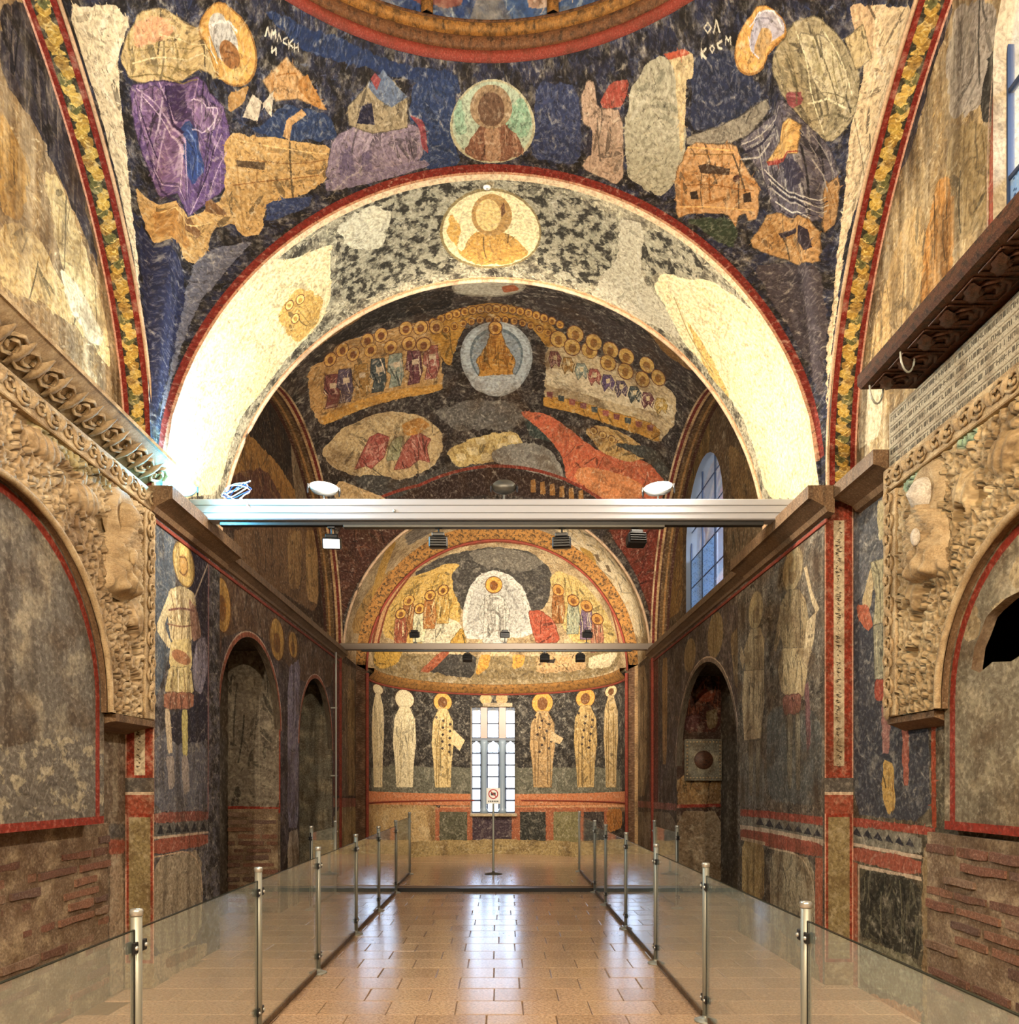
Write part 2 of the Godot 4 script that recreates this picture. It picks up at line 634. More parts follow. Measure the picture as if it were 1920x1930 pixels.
func build_ceiling() -> void:
	var c := structure("ceiling")
	part(c, "pendentive", pendentive(deg_to_rad(-75), deg_to_rad(75), 130), M.east)
	part(c, "pendentive", pendentive(deg_to_rad(75), deg_to_rad(285), 110), M.dark_fresco)
	part(c, "moulding", around([[2.30, 6.57], [2.27, 6.562], [2.245, 6.575], [2.24, 6.60], [2.25, 6.61]], DZ, 0, TAU, 90), M.red_line)
	part(c, "moulding", around([[2.25, 6.61], [2.225, 6.62], [2.215, 6.66], [2.23, 6.69]], DZ, 0, TAU, 90), M.burnt_gold)
	part(c, "moulding", around([[2.23, 6.69], [2.19, 6.70], [2.18, 6.73], [2.20, 6.755], [2.235, 6.76]], DZ, 0, TAU, 90), M.gold_band)
	part(c, "moulding", around([[2.235, 6.76], [2.215, 6.77], [2.21, 6.785], [2.25, 6.80]], DZ, 0, TAU, 90), M.burnt_gold)
	part(c, "dome", grid(96, 16, func(u: float, v: float) -> Array:
		var a := u * TAU - PI
		var e := v * PI / 2.0
		return [V(2.25 * cos(e) * sin(a), 6.79 + 2.0 * sin(e), DZ + 2.25 * cos(e) * cos(a)), Vector2(u, 1.0 - v)]), M.dome)
	for k in 16:
		var pts := []
		for s in 9:
			var e := s / 8.0 * 1.35
			var a := TAU * (k + 0.5) / 16.0
			pts.append(V(2.23 * cos(e) * sin(a), 6.79 + 1.98 * sin(e), DZ + 2.23 * cos(e) * cos(a)))
		part(c, "rib", tube(pts, 0.045, 6), M.gold_band)
	part(c, "arch_soffit", barrel(AR, SPR, Z1, Z2), M.soffit)
	part(c, "arch_soffit", barrel(AR, SPR, Z0 - 1.16, Z0), M.pale_plaster)
	part(c, "vault", grid(70, 70, func(u: float, v: float) -> Array:
		var x := XW * sin((u - 0.5) * PI)
		var dz := 2.595 * sin((v - 0.5) * PI)
		var h := VH + sqrt(maxf(0.0, VR * VR - x * x - dz * dz))
		var al := atan2(x, maxf(h - VH, 1e-5))
		var be := asin(clampf(dz / VR, -1.0, 1.0))
		return [V(x, h, VZ + dz), Vector2((al + 1.6) / 3.2, (0.85 - be) / 1.7)]), M.vault)
	part(c, "arch_soffit", barrel(AR, SPR, ZB, ZC, 60), M.bema)
	part(c, "arch_face", ring(PR, PH, AR, SPR, ZC), M.gold_band)
	part(c, "conch", grid(36, 60, func(u: float, v: float) -> Array:
		var rho := u * PI / 2.0
		var ps := v * PI
		return [V(PR * sin(rho) * cos(ps), PH + PR * sin(rho) * sin(ps), ZC + PR * cos(rho)), Vector2((512.0 + 505.0 * u * cos(ps)) / 1024.0, (512.0 - 505.0 * u * sin(ps)) / 520.0)]), M.conch)
	part(c, "conch_rim", tube(arc(PR + 0.01, PH, ZC - 0.01), 0.022, 6), M.red_line)
	part(c, "arch_rim", tube(arc(AR - 0.004, SPR, ZB), 0.022, 6), M.cream_line)
	part(c, "arch_rim", tube(arc(AR - 0.004, SPR, Z2 - 0.01), 0.018, 6), M.cream_line)
	# the low vault behind the viewer
	part(c, "vault", barrel(AR, SPR, -2.6, Z0 - 1.16, 40), M.pale_plaster)

func arc(r: float, c: float, z: float) -> Array:
	var pts := []
	for k in 61:
		pts.append(V(r * cos(PI * k / 60.0), c + r * sin(PI * k / 60.0), z))
	return pts

# ------------------------------------------------------------------ walls
func side_plane(poly: PackedVector2Array, x: float, z0: float, z1: float, h0: float, h1: float) -> ArrayMesh:
	# a wall at x; the polygon is in (z, h), the painting covers z0..z1, h0..h1
	return flat(poly, func(p: Vector2) -> Vector3: return V(x, p.y, p.x), func(p: Vector2) -> Vector2: return Vector2((p.x - z0) / (z1 - z0), (h1 - p.y) / (h1 - h0)))

func cross_plane(poly: PackedVector2Array, z: float, x0: float, x1: float, h0: float, h1: float) -> ArrayMesh:
	return flat(poly, func(p: Vector2) -> Vector3: return V(p.x, p.y, z), func(p: Vector2) -> Vector2: return Vector2((p.x - x0) / (x1 - x0), (h1 - p.y) / (h1 - h0)))

func rect(a0: float, b0: float, a1: float, b1: float) -> PackedVector2Array:
	return PackedVector2Array([Vector2(a0, b0), Vector2(a1, b0), Vector2(a1, b1), Vector2(a0, b1)])

func half_round(c: float, r: float, h0: float, rise: float, n := 24) -> PackedVector2Array:
	# points of an arch from its right foot to its left one
	var p := PackedVector2Array()
	for k in n + 1:
		var a := PI * k / n
		p.append(Vector2(c + r * cos(a), h0 + rise * sin(a)))
	return p

func niche_hole(z0: float, z1: float, h0: float, rise: float) -> PackedVector2Array:
	var p := PackedVector2Array([Vector2(z0, -0.1), Vector2(z1, -0.1)])
	p.append_array(half_round((z0 + z1) / 2.0, (z1 - z0) / 2.0, h0, rise))
	return p

func recess(w: Node3D, x: float, z0: float, z1: float, h0: float, rise: float, deep: float, back: Material, end: Material) -> void:
	# the inside of a niche that opens at the wall x
	var xb := x + signf(x) * deep
	var along := V(signf(x) * deep, 0, 0)
	var top := h0 + rise + 0.04
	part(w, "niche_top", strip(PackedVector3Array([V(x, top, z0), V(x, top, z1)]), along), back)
	for z in [z0, z1]:
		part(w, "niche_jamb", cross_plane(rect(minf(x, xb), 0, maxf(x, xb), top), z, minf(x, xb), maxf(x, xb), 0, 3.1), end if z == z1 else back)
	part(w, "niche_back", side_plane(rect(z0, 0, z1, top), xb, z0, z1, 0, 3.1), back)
	# the thickness of the front arch
	var line := PackedVector3Array()
	for p in half_round((z0 + z1) / 2.0, (z1 - z0) / 2.0, h0, rise):
		line.append(V(x, p.y, p.x))
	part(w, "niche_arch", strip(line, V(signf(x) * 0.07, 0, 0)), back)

func build_walls() -> void:
	for s in [-1.0, 1.0]:
		var left: bool = s < 0.0
		var w := structure("wall_left" if left else "wall_right")
		# dome bay: recessed side wall, lunette and the decorated arch band
		var front := rect(-2.6, -0.02, 5.5, 3.6)
		var zc := 3.75 if left else 3.32
		var rr := 1.05 if left else 0.85
		var hh := 2.0 if left else 1.95
		var px := 2.51 if left else 2.59   # the panel stands proud of the brickwork below it
		var panel := PackedVector2Array()
		panel.append_array(half_round(zc, rr + 0.04, hh, rr + 0.04))
		panel.append(Vector2(zc - rr - 0.04, 1.22))
		panel.append(Vector2(zc + rr + 0.04, 1.22))
		for half in [rect(-2.6, -0.02, zc, 3.6), rect(zc, -0.02, 5.5, 3.6)]:
			for piece in Geometry2D.clip_polygons(half, panel):
				part(w, "wall_face", side_plane(piece, s * XD, 0.2, 5.5, 0, 3.6), M.dome_l if left else M.dome_r)
		var edge := PackedVector3Array()
		for p in panel:
			edge.append(V(s * XD, p.y, p.x))
		edge.append(edge[0])
		part(w, "panel_edge", strip(edge, V(s * (px - XD), 0, 0)), M.red_line)
		# plastered back panel of the tomb niche; the right one has a broken hole
		var hole := PackedVector2Array()
		if not left:
			hole = PackedVector2Array([Vector2(3.97, 2.09), Vector2(3.945, 2.2), Vector2(3.90, 2.26), Vector2(3.85, 2.34), Vector2(3.80, 2.365), Vector2(3.70, 2.40), Vector2(3.60, 2.41), Vector2(3.45, 2.40), Vector2(3.35, 2.32), Vector2(3.32, 2.2), Vector2(3.4, 2.1), Vector2(3.52, 2.12), Vector2(3.66, 2.08), Vector2(3.8, 2.10), Vector2(3.9, 2.06)])
		for half in [rect(1.0, 0.5, 3.72, 3.6), rect(3.72, 0.5, 5.5, 3.6)]:
			for cut in Geometry2D.intersect_polygons(panel, half):
				for piece in (Geometry2D.clip_polygons(cut, hole) if hole.size() else [cut]):
					part(w, "plaster_panel", side_plane(piece, s * px, 2.2, 5.0, 1.2, 3.3), M.panel_l if left else M.panel_r)
		if not left:
			var rim := PackedVector3Array()
			for p in hole:
				rim.append(V(px, p.y, p.x))
			rim.append(rim[0])
			part(w, "hole_side", strip(rim, V(0.06, 0, 0)), M.rubble_mortar)
			# the dark void behind it, wider than the hole
			part(w, "void_back", side_plane(rect(2.9, 1.5, 5.4, 3.2), 3.55, 3.2, 4.3, 1.9, 2.7), M.cornice_stone)
			for e in [2.9, 5.4]:
				part(w, "void_end", cross_plane(rect(2.68, 1.5, 3.55, 3.2), e, 2.6, 3.6, 1.5, 3.2), M.cornice_stone)
			for e in [1.5, 3.2]:
				part(w, "void_end", strip(PackedVector3Array([V(2.68, e, 2.9), V(2.68, e, 5.4)]), V(0.87, 0, 0)), M.cornice_stone)
			for e in [rect(2.9, 1.5, 3.3, 3.2), rect(4.2, 1.5, 5.4, 3.2), rect(3.25, 1.5, 4.25, 2.0), rect(3.25, 2.6, 4.25, 3.2)]:
				part(w, "void_side", side_plane(e, 2.69, 3.2, 4.3, 1.9, 2.7), M.cornice_stone)
		# lunette
		var lun := PackedVector2Array([Vector2(0.2, 3.55), Vector2(5.4, 3.55)])
		lun.append_array(half_round(SAZ, SAR, SAH, SAR, 40))
		if left:
			part(w, "lunette", side_plane(lun, s * XD, 0.2, 5.5, 3.55, 6.5), M.tym_l)
		else:
			var pane := PackedVector2Array([Vector2(2.2, 4.2), Vector2(3.9, 4.2)])
			pane.append_array(half_round(3.05, 0.85, 5.3, 0.6, 16))
			for half in [rect(0, 3, 3.05, 7), rect(3.05, 3, 6, 7)]:
				for cut in Geometry2D.intersect_polygons(lun, half):
					for piece in Geometry2D.clip_polygons(cut, pane):
						part(w, "lunette", side_plane(piece, s * XD, 0.2, 5.5, 3.55, 6.5), M.tym_r)
			var rim := PackedVector3Array()
			for p in pane:
				rim.append(V(XD, p.y, p.x))
			rim.append(rim[0])
			part(w, "window_reveal", strip(rim, V(0.95, 0, 0)), M.pale_plaster)
		var band := PackedVector3Array([V(s * XW, 3.62, SAZ + SAR)])
		for p in half_round(SAZ, SAR, SAH, SAR, 60):
			band.append(V(s * XW, p.y, p.x))
		band.append(V(s * XW, 3.62, SAZ - SAR))
		part(w, "arch_band", strip(band, V(s * (XD - XW), 0, 0)), M.band)
		part(w, "arch_rim", tube(Array(band), 0.014, 5), M.cream_line)
		# pier under the great arch
		if left:
			part(w, "pier_face", side_plane(rect(5.41, -0.02, 6.67, 3.55), s * XW, 5.41, 6.67, 0, 3.55), M.pier_l)
			part(w, "pier_edge", cross_plane(rect(-XD - 0.02, -0.02, -XW, 3.55), 5.41, -XD, -XW, 0, 3.55), M.strip_l)
		else:
			part(w, "pier_face", side_plane(rect(5.45, -0.02, 7.45, 3.55), s * XW, 5.45, 7.45, 0, 3.55), M.pier_r)
			part(w, "pier_edge", cross_plane(rect(XW, -0.02, XD + 0.02, 3.55), 5.45, XW, XD, 0, 3.55), M.strip_r)
		# west pier, behind the viewer
		part(w, "pier_face", side_plane(rect(-2.6, -0.02, 0.25, 3.6), s * XW, -2.6, 0.25, 0, 3.6), M.pale_plaster)
		part(w, "pier_edge", cross_plane(rect(minf(s * XW, s * XD), -0.02, maxf(s * XW, s * XD), 3.55), 0.25, 0, 1, 0, 1), M.pale_plaster)
		# second bay, lower wall with its niches
		var za := 6.67 if left else 7.45
		var low := rect(za, -0.02, ZC, 3.55)
		var holes := [niche_hole(6.67, 8.5, 2.1, 0.86), niche_hole(9.3, 11.1, 2.0, 0.92)] if left else [niche_hole(7.45, 10.06, 1.72, 1.18)]
		var rest: Array = [low]
		for hl in holes:
			var next := []
			for r in rest:
				next.append_array(Geometry2D.clip_polygons(r, hl))
			rest = next
		for r in rest:
			part(w, "wall_face", side_plane(r, s * XW, za, ZC, 0, 3.55), M.bay_l if left else M.bay_r)
		if left:
			recess(w, -XW, 6.67, 8.5, 2.1, 0.86, 0.6, M.shaded_niche_plaster, M.nich_l)
			recess(w, -XW, 9.3, 11.1, 2.0, 0.92, 0.5, M.shaded_niche_plaster, M.grey_plaster)
		else:
			recess(w, XW, 7.45, 10.06, 1.72, 1.18, 0.6, M.shaded_niche_plaster, M.nich_r)
		# second bay, lunette above the cornice
		var up := PackedVector2Array([Vector2(6.67, 3.5), Vector2(11.86, 3.5)])
		up.append_array(half_round(VZ, 2.595, VH, 2.595, 40))
		if left:
			part(w, "lunette", side_plane(up, s * XB, 6.67, 11.86, 3.55, 6.25), M.lun_l)
		else:
			var pane := PackedVector2Array([Vector2(8.95, 3.9), Vector2(10.75, 3.9)])
			pane.append_array(half_round(9.85, 0.9, 4.85, 0.95, 16))
			for half in [rect(6, 3, 9.85, 7), rect(9.85, 3, 13, 7)]:
				for cut in Geometry2D.intersect_polygons(up, half):
					for piece in Geometry2D.clip_polygons(cut, pane):
						part(w, "lunette", side_plane(piece, s * XB, 6.67, 11.86, 3.55, 6.25), M.lun_r)
			var rim := PackedVector3Array()
			for p in pane:
				rim.append(V(XB, p.y, p.x))
			rim.append(rim[0])
			part(w, "window_reveal", strip(rim, V(0.85, 0, 0)), M.blue_grey)
		var arch := PackedVector3Array()
		for p in half_round(VZ, 2.595, VH, 2.595, 48):
			arch.append(V(s * XW, p.y, p.x))
		part(w, "arch_band", strip(arch, V(s * (XB - XW), 0, 0)), M.rib_band)
		part(w, "wall_ledge", strip(PackedVector3Array([V(s * XW, 3.55, 6.6), V(s * XW, 3.55, 11.9)]), V(s * (XB - XW), 0, 0)), M.cornice_stone)
		# jamb before the apse
		part(w, "apse_jamb", cross_plane(rect(minf(s * PR, s * XW), -0.02, maxf(s * PR, s * XW), 3.55), ZC, 0, 1, 0, 1), M.jamb)
	# the apse
	var e := structure("wall_back")
	part(e, "apse_wall", grid(140, 70, func(u: float, v: float) -> Array:
		var a := (u - 0.5) * PI
		var h := 3.5 * (1.0 - v)
		return [V(PR * sin(a), h, ZC + PR * cos(a)), Vector2(u, v)],
		func(u: float, v: float) -> bool: return absf((u - 0.5) * PI - WX / PR) < 0.205 and 3.5 * (1.0 - v) > 0.87 and 3.5 * (1.0 - v) < 3.06), M.apse)
	part(e, "window_reveal", strip(PackedVector3Array([V(WX - 0.457, 0.85, 15.08), V(WX - 0.457, 3.05, 15.08), V(WX + 0.457, 3.05, 15.08), V(WX + 0.457, 0.85, 15.08), V(WX - 0.457, 0.85, 15.08)]), V(0, 0, 0.9)), M.pale_plaster)
	# the wall behind the viewer
	var b := structure("wall_front")
	part(b, "wall_face", cross_plane(rect(-2.6, -0.02, 2.6, 6.2), -2.6, -2.6, 2.6, 0, 6.2), M.pale_plaster)
	# bricks laid bare
	bricks(get_node("wall_left"), "z", -XD, 3.3, 5.12, 0.02, 1.16, 1.0)
	bricks(get_node("wall_right"), "z", XD, 2.6, 4.46, 0.02, 1.14, -1.0)
	bricks(get_node("wall_left"), "x", 8.5, -3.04, -2.47, 0.12, 1.14, -1.0)

func bricks(w: Node3D, way: String, at: float, a0: float, a1: float, h0: float, h1: float, out: float) -> void:
	# courses of thin bricks in thick mortar on a wall whose base plane is at `at`; `out` is the side that they stand proud of
	var shapes := []
	for k in 4:
		shapes.append(rough_brick(k))
	var bed := rbox(Vector3(0.03, h1 - h0 + 0.1, a1 - a0) if way == "z" else Vector3(a1 - a0, h1 - h0 + 0.1, 0.03), 0.004)
	part(w, "mortar_bed", bed, M.rubble_mortar, V(at + out * 0.012, (h0 + h1) / 2.0, (a0 + a1) / 2.0) if way == "z" else V((a0 + a1) / 2.0, (h0 + h1) / 2.0, at + out * 0.012))
	var row := 0
	var h := h0 + 0.03
	while h < h1:
		var a := a0 - rng.randf() * 0.2
		while a < a1 - 0.06:
			var l := rng.randf_range(0.24, 0.38)
			var from := maxf(a, a0)
			var to := minf(a + l, a1)
			if to - from > 0.07 and rng.randf() > 0.3:
				var proud := rng.randf_range(-0.004, 0.016)
				var m: Material = M["brick_%d" % rng.randi_range(0, 4)]
				var b := part(w, "brick", shapes[rng.randi_range(0, 3)], m)
				var mid := (from + to) / 2.0
				b.position = V(at + out * (0.012 + proud), h, mid) if way == "z" else V(mid, h, at + out * (0.012 + proud))
				b.rotation = Vector3(0, out * PI / 2.0 if way == "z" else 0.0, 0)
				b.scale = Vector3((to - from) / 0.3, rng.randf_range(0.8, 1.1), 1.0)
			a += l + rng.randf_range(0.025, 0.05)
		h += rng.randf_range(0.074, 0.088)
		row += 1

func rough_brick(k: int) -> ArrayMesh:
	# a worn brick 0.30 x 0.046 x 0.04
	var st := begin()
	var n := 4
	var top := []
	var back := []
	for i in n + 1:
		var x := -0.15 + 0.3 * i / n
		var y := 0.023 + rng.randf_range(-0.005, 0.004)
		var y2 := -0.023 + rng.randf_range(-0.004, 0.005)
		var z := 0.018 + rng.randf_range(-0.006, 0.005)
		top.append([Vector3(x, y, z), Vector3(x, y2, z), Vector3(x, y * 1.1, -0.02), Vector3(x, y2 * 1.1, -0.02)])
	for i in n:
		var p: Array = top[i]
		var q: Array = top[i + 1]
		var mid: Vector3 = (p[0] + q[1]) / 2.0 - Vector3(0, 0, 0.02)
		quad(st, p[0], q[0], q[1], p[1], mid)
		quad(st, p[0], q[0], q[2], p[2], mid)
		quad(st, p[1], q[1], q[3], p[3], mid)
	quad(st, top[0][0], top[0][1], top[0][3], top[0][2], Vector3.ZERO)
	quad(st, top[n][0], top[n][1], top[n][3], top[n][2], Vector3.ZERO)
	return done(st)

# ------------------------------------------------------------------ floor
func build_floor() -> void:
	var f := structure("floor")
	part(f, "floor_bed", rbox(Vector3(7.2, 0.2, ZSTEP + 3.2), 0.002), M.floor_joint, V(0, -0.108, (ZSTEP - 3.2) / 2.0))
	part(f, "apse_bed", rbox(Vector3(7.2, 0.2, 6.2), 0.002), M.floor_joint, V(0, FLOOR_UP - 0.108, ZSTEP + 3.1))
	part(f, "step_edge", rbox(Vector3(5.9, 0.075, 0.05), 0.004), M.black_metal, V(0, 0.014, ZSTEP - 0.02))
	var shapes := []
	for k in 5:
		shapes.append(rbox(Vector3(0.437, 0.022, 0.297), 0.003 + 0.0006 * k))
	var far := begin()
	var near := begin()
	var row := 0
	var z := -2.5
	while z < 15.1:
		var up := FLOOR_UP if z > ZSTEP else 0.0
		var x := -3.3 + (0.22 if row % 2 else 0.0) + rng.randf_range(-0.05, 0.05)
		while x < 3.3:
			var ok := true
			if z > ZC:
				ok = x * x + (z - ZC) * (z - ZC) < 2.4 * 2.4
			elif absf(x) > 2.68:
				ok = (x < 0.0 and ((z > 6.5 and z < 8.7) or (z > 9.1 and z < 11.3))) or (x > 0.0 and z > 7.2 and z < 10.3)
			if z < ZSTEP and z + 0.3 > ZSTEP:
				ok = false
			if ok:
				var at := V(x + 0.22, up - 0.009 + rng.randf_range(-0.0012, 0.0012), z + 0.15)
				var turn := Vector3(rng.randf_range(-0.0035, 0.0035), rng.randf_range(-0.006, 0.006), rng.randf_range(-0.0035, 0.0035))
				if z >= 3.3 and z < 9.95 and absf(x) < 2.7:
					part(f, "tile", shapes[rng.randi_range(0, 4)], M["tile_%d" % rng.randi_range(0, 5)], at, turn)
				else:
					(far if z > 5.0 else near).append_from(shapes[0], 0, Transform3D(Basis.from_euler(turn), at))
			x += 0.442
		z += 0.302
		row += 1
		if z > ZSTEP and z < ZSTEP + 0.3:
			z = maxf(z, ZSTEP + 0.03)
	part(f, "far_tiles", far.commit(), M.tile_1).set_meta("kind", "stuff")
	part(f, "near_tiles", near.commit(), M.tile_2).set_meta("kind", "stuff")

func build_shell() -> void:
	# the thickness of the building around the painted faces
	var s := structure("wall_outer")
	var m: Material = M.rubble_mortar
	part(s, "masonry", rbox(Vector3(0.3, 9.6, 20.0), 0.01), m, V(-3.75, 4.5, 6.7))
	part(s, "masonry", rbox(Vector3(8.0, 0.3, 20.0), 0.01), m, V(0, 9.3, 6.7))
	part(s, "masonry", rbox(Vector3(8.0, 9.6, 0.3), 0.01), m, V(0, 4.5, -3.1))
	# right side, open at the two windows
	for b in [[-3.2, 2.0, -0.3, 9.3], [4.1, 8.75, -0.3, 9.3], [10.95, 16.6, -0.3, 9.3], [1.9, 4.2, -0.3, 4.0], [1.9, 4.2, 6.2, 9.3], [8.7, 11.0, -0.3, 3.75], [8.7, 11.0, 6.0, 9.3]]:
		part(s, "masonry", rbox(Vector3(0.3, b[3] - b[2], b[1] - b[0]), 0.005), m, V(3.75, (b[2] + b[3]) / 2.0, (b[0] + b[1]) / 2.0))
	# east end, open at the apse window
	for b in [[-3.9, -0.6, -0.3, 9.3], [0.6, 3.9, -0.3, 9.3], [-0.65, 0.65, -0.3, 0.75], [-0.65, 0.65, 3.2, 9.3]]:
		part(s, "masonry", rbox(Vector3(b[1] - b[0], b[3] - b[2], 0.3), 0.005), m, V((b[0] + b[1]) / 2.0, (b[2] + b[3]) / 2.0, 15.95))

# ------------------------------------------------------------------ windows
func build_windows() -> void:
	# apse: three lights with two marble columns
	var w := structure("window_1")
	var zw := 15.22
	w.position.x = WX
	for x in [-0.195, 0.18]:
		part(w, "column", lathe([[0.0, 0.88], [0.08, 0.88], [0.08, 0.95], [0.062, 0.98], [0.058, 1.0], [0.055, 2.1], [0.062, 2.12], [0.062, 2.14], [0.085, 2.30], [0.085, 2.37], [0.0, 2.37]], 14), M.grey_marble, V(x, 0, zw - 0.02))
	for x in [[-0.265, -0.125], [0.11, 0.255]]:
		part(w, "marble_slab", rbox(Vector3(x[1] - x[0], 0.68, 0.12), 0.006), M.pink_marble, V((x[0] + x[1]) / 2.0, 2.71, zw))
	for x in [-0.485, 0.485]:
		part(w, "frame", rbox(Vector3(0.075, 2.3, 0.12), 0.008), M.pale_plaster, V(x, 1.98, zw - 0.03))
	part(w, "frame", rbox(Vector3(1.04, 0.09, 0.12), 0.008), M.pale_plaster, V(0, 3.09, zw - 0.03))
	part(w, "lintel", rbox(Vector3(0.93, 0.06, 0.14), 0.006), M.blue_grey, V(0, 2.385, zw))
	part(w, "sill", rbox(Vector3(0.96, 0.06, 0.3), 0.008), M.pale_plaster, V(0, 0.85, zw - 0.03))
	for l in [[-0.45, -0.255], [-0.13, 0.115], [0.245, 0.45]]:
		var wd: float = l[1] - l[0]
		var cx: float = (l[0] + l[1]) / 2.0
		for k in 6:
			part(w, "pane", rbox(Vector3(wd, 0.235, 0.006), 0.001), M.pane, V(cx, 1.02 + k * 0.243, zw + 0.05))
			part(w, "glazing_bar", rbox(Vector3(wd, 0.038, 0.03), 0.003), M.window_bar, V(cx, 1.14 + k * 0.243 - 0.243, zw + 0.05))
		for k in 2:
			part(w, "pane", rbox(Vector3(wd, 0.28, 0.006), 0.001), M.pane, V(cx, 2.56 + k * 0.3, zw + 0.05))
			part(w, "glazing_bar", rbox(Vector3(wd, 0.038, 0.03), 0.003), M.window_bar, V(cx, 2.7 + k * 0.3 - 0.3 + 0.02, zw + 0.05))
		for x in l:
			part(w, "glazing_bar", rbox(Vector3(0.038, 2.1, 0.03), 0.003), M.window_bar, V(x, 1.95, zw + 0.05))
		# arched heads of the small upper lights and the pointed heads of the lower ones
		for top in [[3.06, wd / 2.0], [2.37, wd / 2.0]]:
			for sd in [-1.0, 1.0]:
				var poly := PackedVector2Array([Vector2(cx + sd * wd / 2.0, top[0] - 0.16), Vector2(cx + sd * wd / 2.0, top[0]), Vector2(cx, top[0])])
				for k in 6:
					var a := PI / 2.0 * (5 - k) / 6.0
					poly.append(Vector2(cx + sd * wd * 0.5 * cos(a), top[0] - 0.16 + 0.13 * sin(a)))
				part(w, "arched_head", prism(poly, func(p: Vector2) -> Vector3: return V(p.x, p.y, zw - 0.02), V(0, 0, 0.1)), M.blue_grey)
	# second bay, right: tall light with patterned lower panes
	var w2 := structure("window_2")
	var xw := 2.83
	part(w2, "column", lathe([[0.0, 3.9], [0.09, 3.9], [0.085, 4.95], [0.16, 5.1], [0.16, 5.18], [0.0, 5.18]], 14), M.blue_grey, V(2.98, 0, 10.25))
	for k in 3:
		for j in 5:
			var at := V(xw, 4.1 + j * 0.4, 9.25 + k * 0.6)
			part(w2, "pane", rbox(Vector3(0.008, 0.38, 0.58), 0.001), M.lattice if k > 0 and j < 2 else M.pane, at)
	for k in 4:
		part(w2, "glazing_bar", rbox(Vector3(0.03, 2.0, 0.02), 0.003), M.window_bar, V(xw, 4.9, 8.95 + k * 0.6))
	for j in 6:
		part(w2, "glazing_bar", rbox(Vector3(0.02, 0.014, 1.85), 0.003), M.window_bar, V(xw, 3.9 + j * 0.4, 9.85))
	var w3 := structure("window_3")
	for k in 3:
		for j in 4:
			part(w3, "pane", rbox(Vector3(0.008, 0.44, 0.55), 0.001), M.lattice if j < 1 else M.pane, V(2.75, 4.42 + j * 0.46, 2.49 + k * 0.57))
	for k in 4:
		part(w3, "glazing_bar", rbox(Vector3(0.04, 1.85, 0.025), 0.003), M.window_bar, V(2.75, 5.1, 2.21 + k * 0.565))
	for j in 5:
		part(w3, "glazing_bar", rbox(Vector3(0.03, 0.025, 1.7), 0.003), M.window_bar, V(2.75, 4.19 + j * 0.46, 3.05))

# ------------------------------------------------------------------ cornices
func moulding(x: float, z0: float, z1: float, out: float, h := 3.62, tall := 0.2) -> ArrayMesh:
	# a cornice along z on the wall at x, standing out by `out`
	var s := -signf(x)
	var poly := PackedVector2Array([Vector2(-0.02, h - tall), Vector2(out * 0.18, h - tall + 0.015), Vector2(out * 0.3, h - tall * 0.75), Vector2(out * 0.85, h - tall * 0.5), Vector2(out, h - tall * 0.47), Vector2(out, h), Vector2(-0.02, h)])
	return prism(poly, func(p: Vector2) -> Vector3: return V(x + s * p.x, p.y, z0), V(0, 0, z1 - z0))

func build_cornices() -> void:
	var n := 1
	for s in [-1.0, 1.0]:
		var t := structure("trim_%d" % n)
		n += 1
		part(t, "cornice", moulding(s * XW, 5.33, 7.15 if s > 0.0 else 6.75, 0.17), M.cornice_stone)
		part(t, "cornice", moulding(s * XW, 7.15 if s > 0.0 else 6.75, 11.75, 0.10, 3.58, 0.15), M.cornice_stone)
		if s > 0.0:
			part(t, "cornice", moulding(s * XD, 4.76, 5.34, 0.20), M.cornice_stone)
		part(t, "cornice_line", rbox(Vector3(0.012, 0.03, 6.3), 0.003), M.red_line, V(s * (XW - 0.006), 3.395, 8.55))
		# upright red lines that frame the corner before the apse
		part(t, "corner_roll", tube([V(s * XW, 0.05, 11.62), V(s * XW, 3.45, 11.62)], 0.035, 8), M.red_line)
		part(t, "corner_roll", tube([V(s * PR, 0.05, ZC - 0.01), V(s * PR, 3.4, ZC - 0.01)], 0.03, 8), M.red_line)
	var t3 := structure("trim_%d" % n)
	part(t3, "apse_cornice", around([[2.26, 3.32], [2.22, 3.335], [2.20, 3.36], [2.15, 3.41], [2.13, 3.44], [2.13, 3.49], [2.26, 3.50]], ZC, -PI / 2.0, PI / 2.0, 60), M.gold_band)
	part(t3, "apse_cornice_line", around([[2.25, 3.285], [2.225, 3.29], [2.225, 3.315], [2.25, 3.32]], ZC, -PI / 2.0, PI / 2.0, 60), M.red_line)
	part(t3, "apse_string", around([[2.25, 1.13], [2.235, 1.135], [2.235, 1.155], [2.25, 1.16]], ZC, 0.215, PI / 2.0, 30), M.red_line)
	part(t3, "apse_string", around([[2.25, 1.13], [2.235, 1.135], [2.235, 1.155], [2.25, 1.16]], ZC, -PI / 2.0, -0.215, 30), M.red_line)

# ------------------------------------------------------------------ carved tomb fronts
func spiral(r: float, turns: float, thick: float) -> ArrayMesh:
	var pts := []
	for k in 15:
		var t := k / 14.0
		var a := t * turns * TAU
		var q := r * (1.0 - 0.78 * t)
		pts.append(Vector3(q * cos(a) + (1.0 - t) * r * 0.25, q * sin(a), 0.006 * t))
	return tube(pts, thick, 4)

func leaf(l: float, w: float) -> ArrayMesh:
	# a small curled palmette, pointing up, bulging towards +z
	return grid(4, 6, func(u: float, v: float) -> Array:
		var a := (u - 0.5) * 2.0
		var ww := w * sin(PI * (0.12 + 0.82 * v)) * (0.85 + 0.15 * cos(v * 20.0))
		return [Vector3(a * ww, l * (v - 0.5), 0.018 * (1.0 - a * a) * sin(PI * v) + 0.012 * v), Vector2(u, v)])

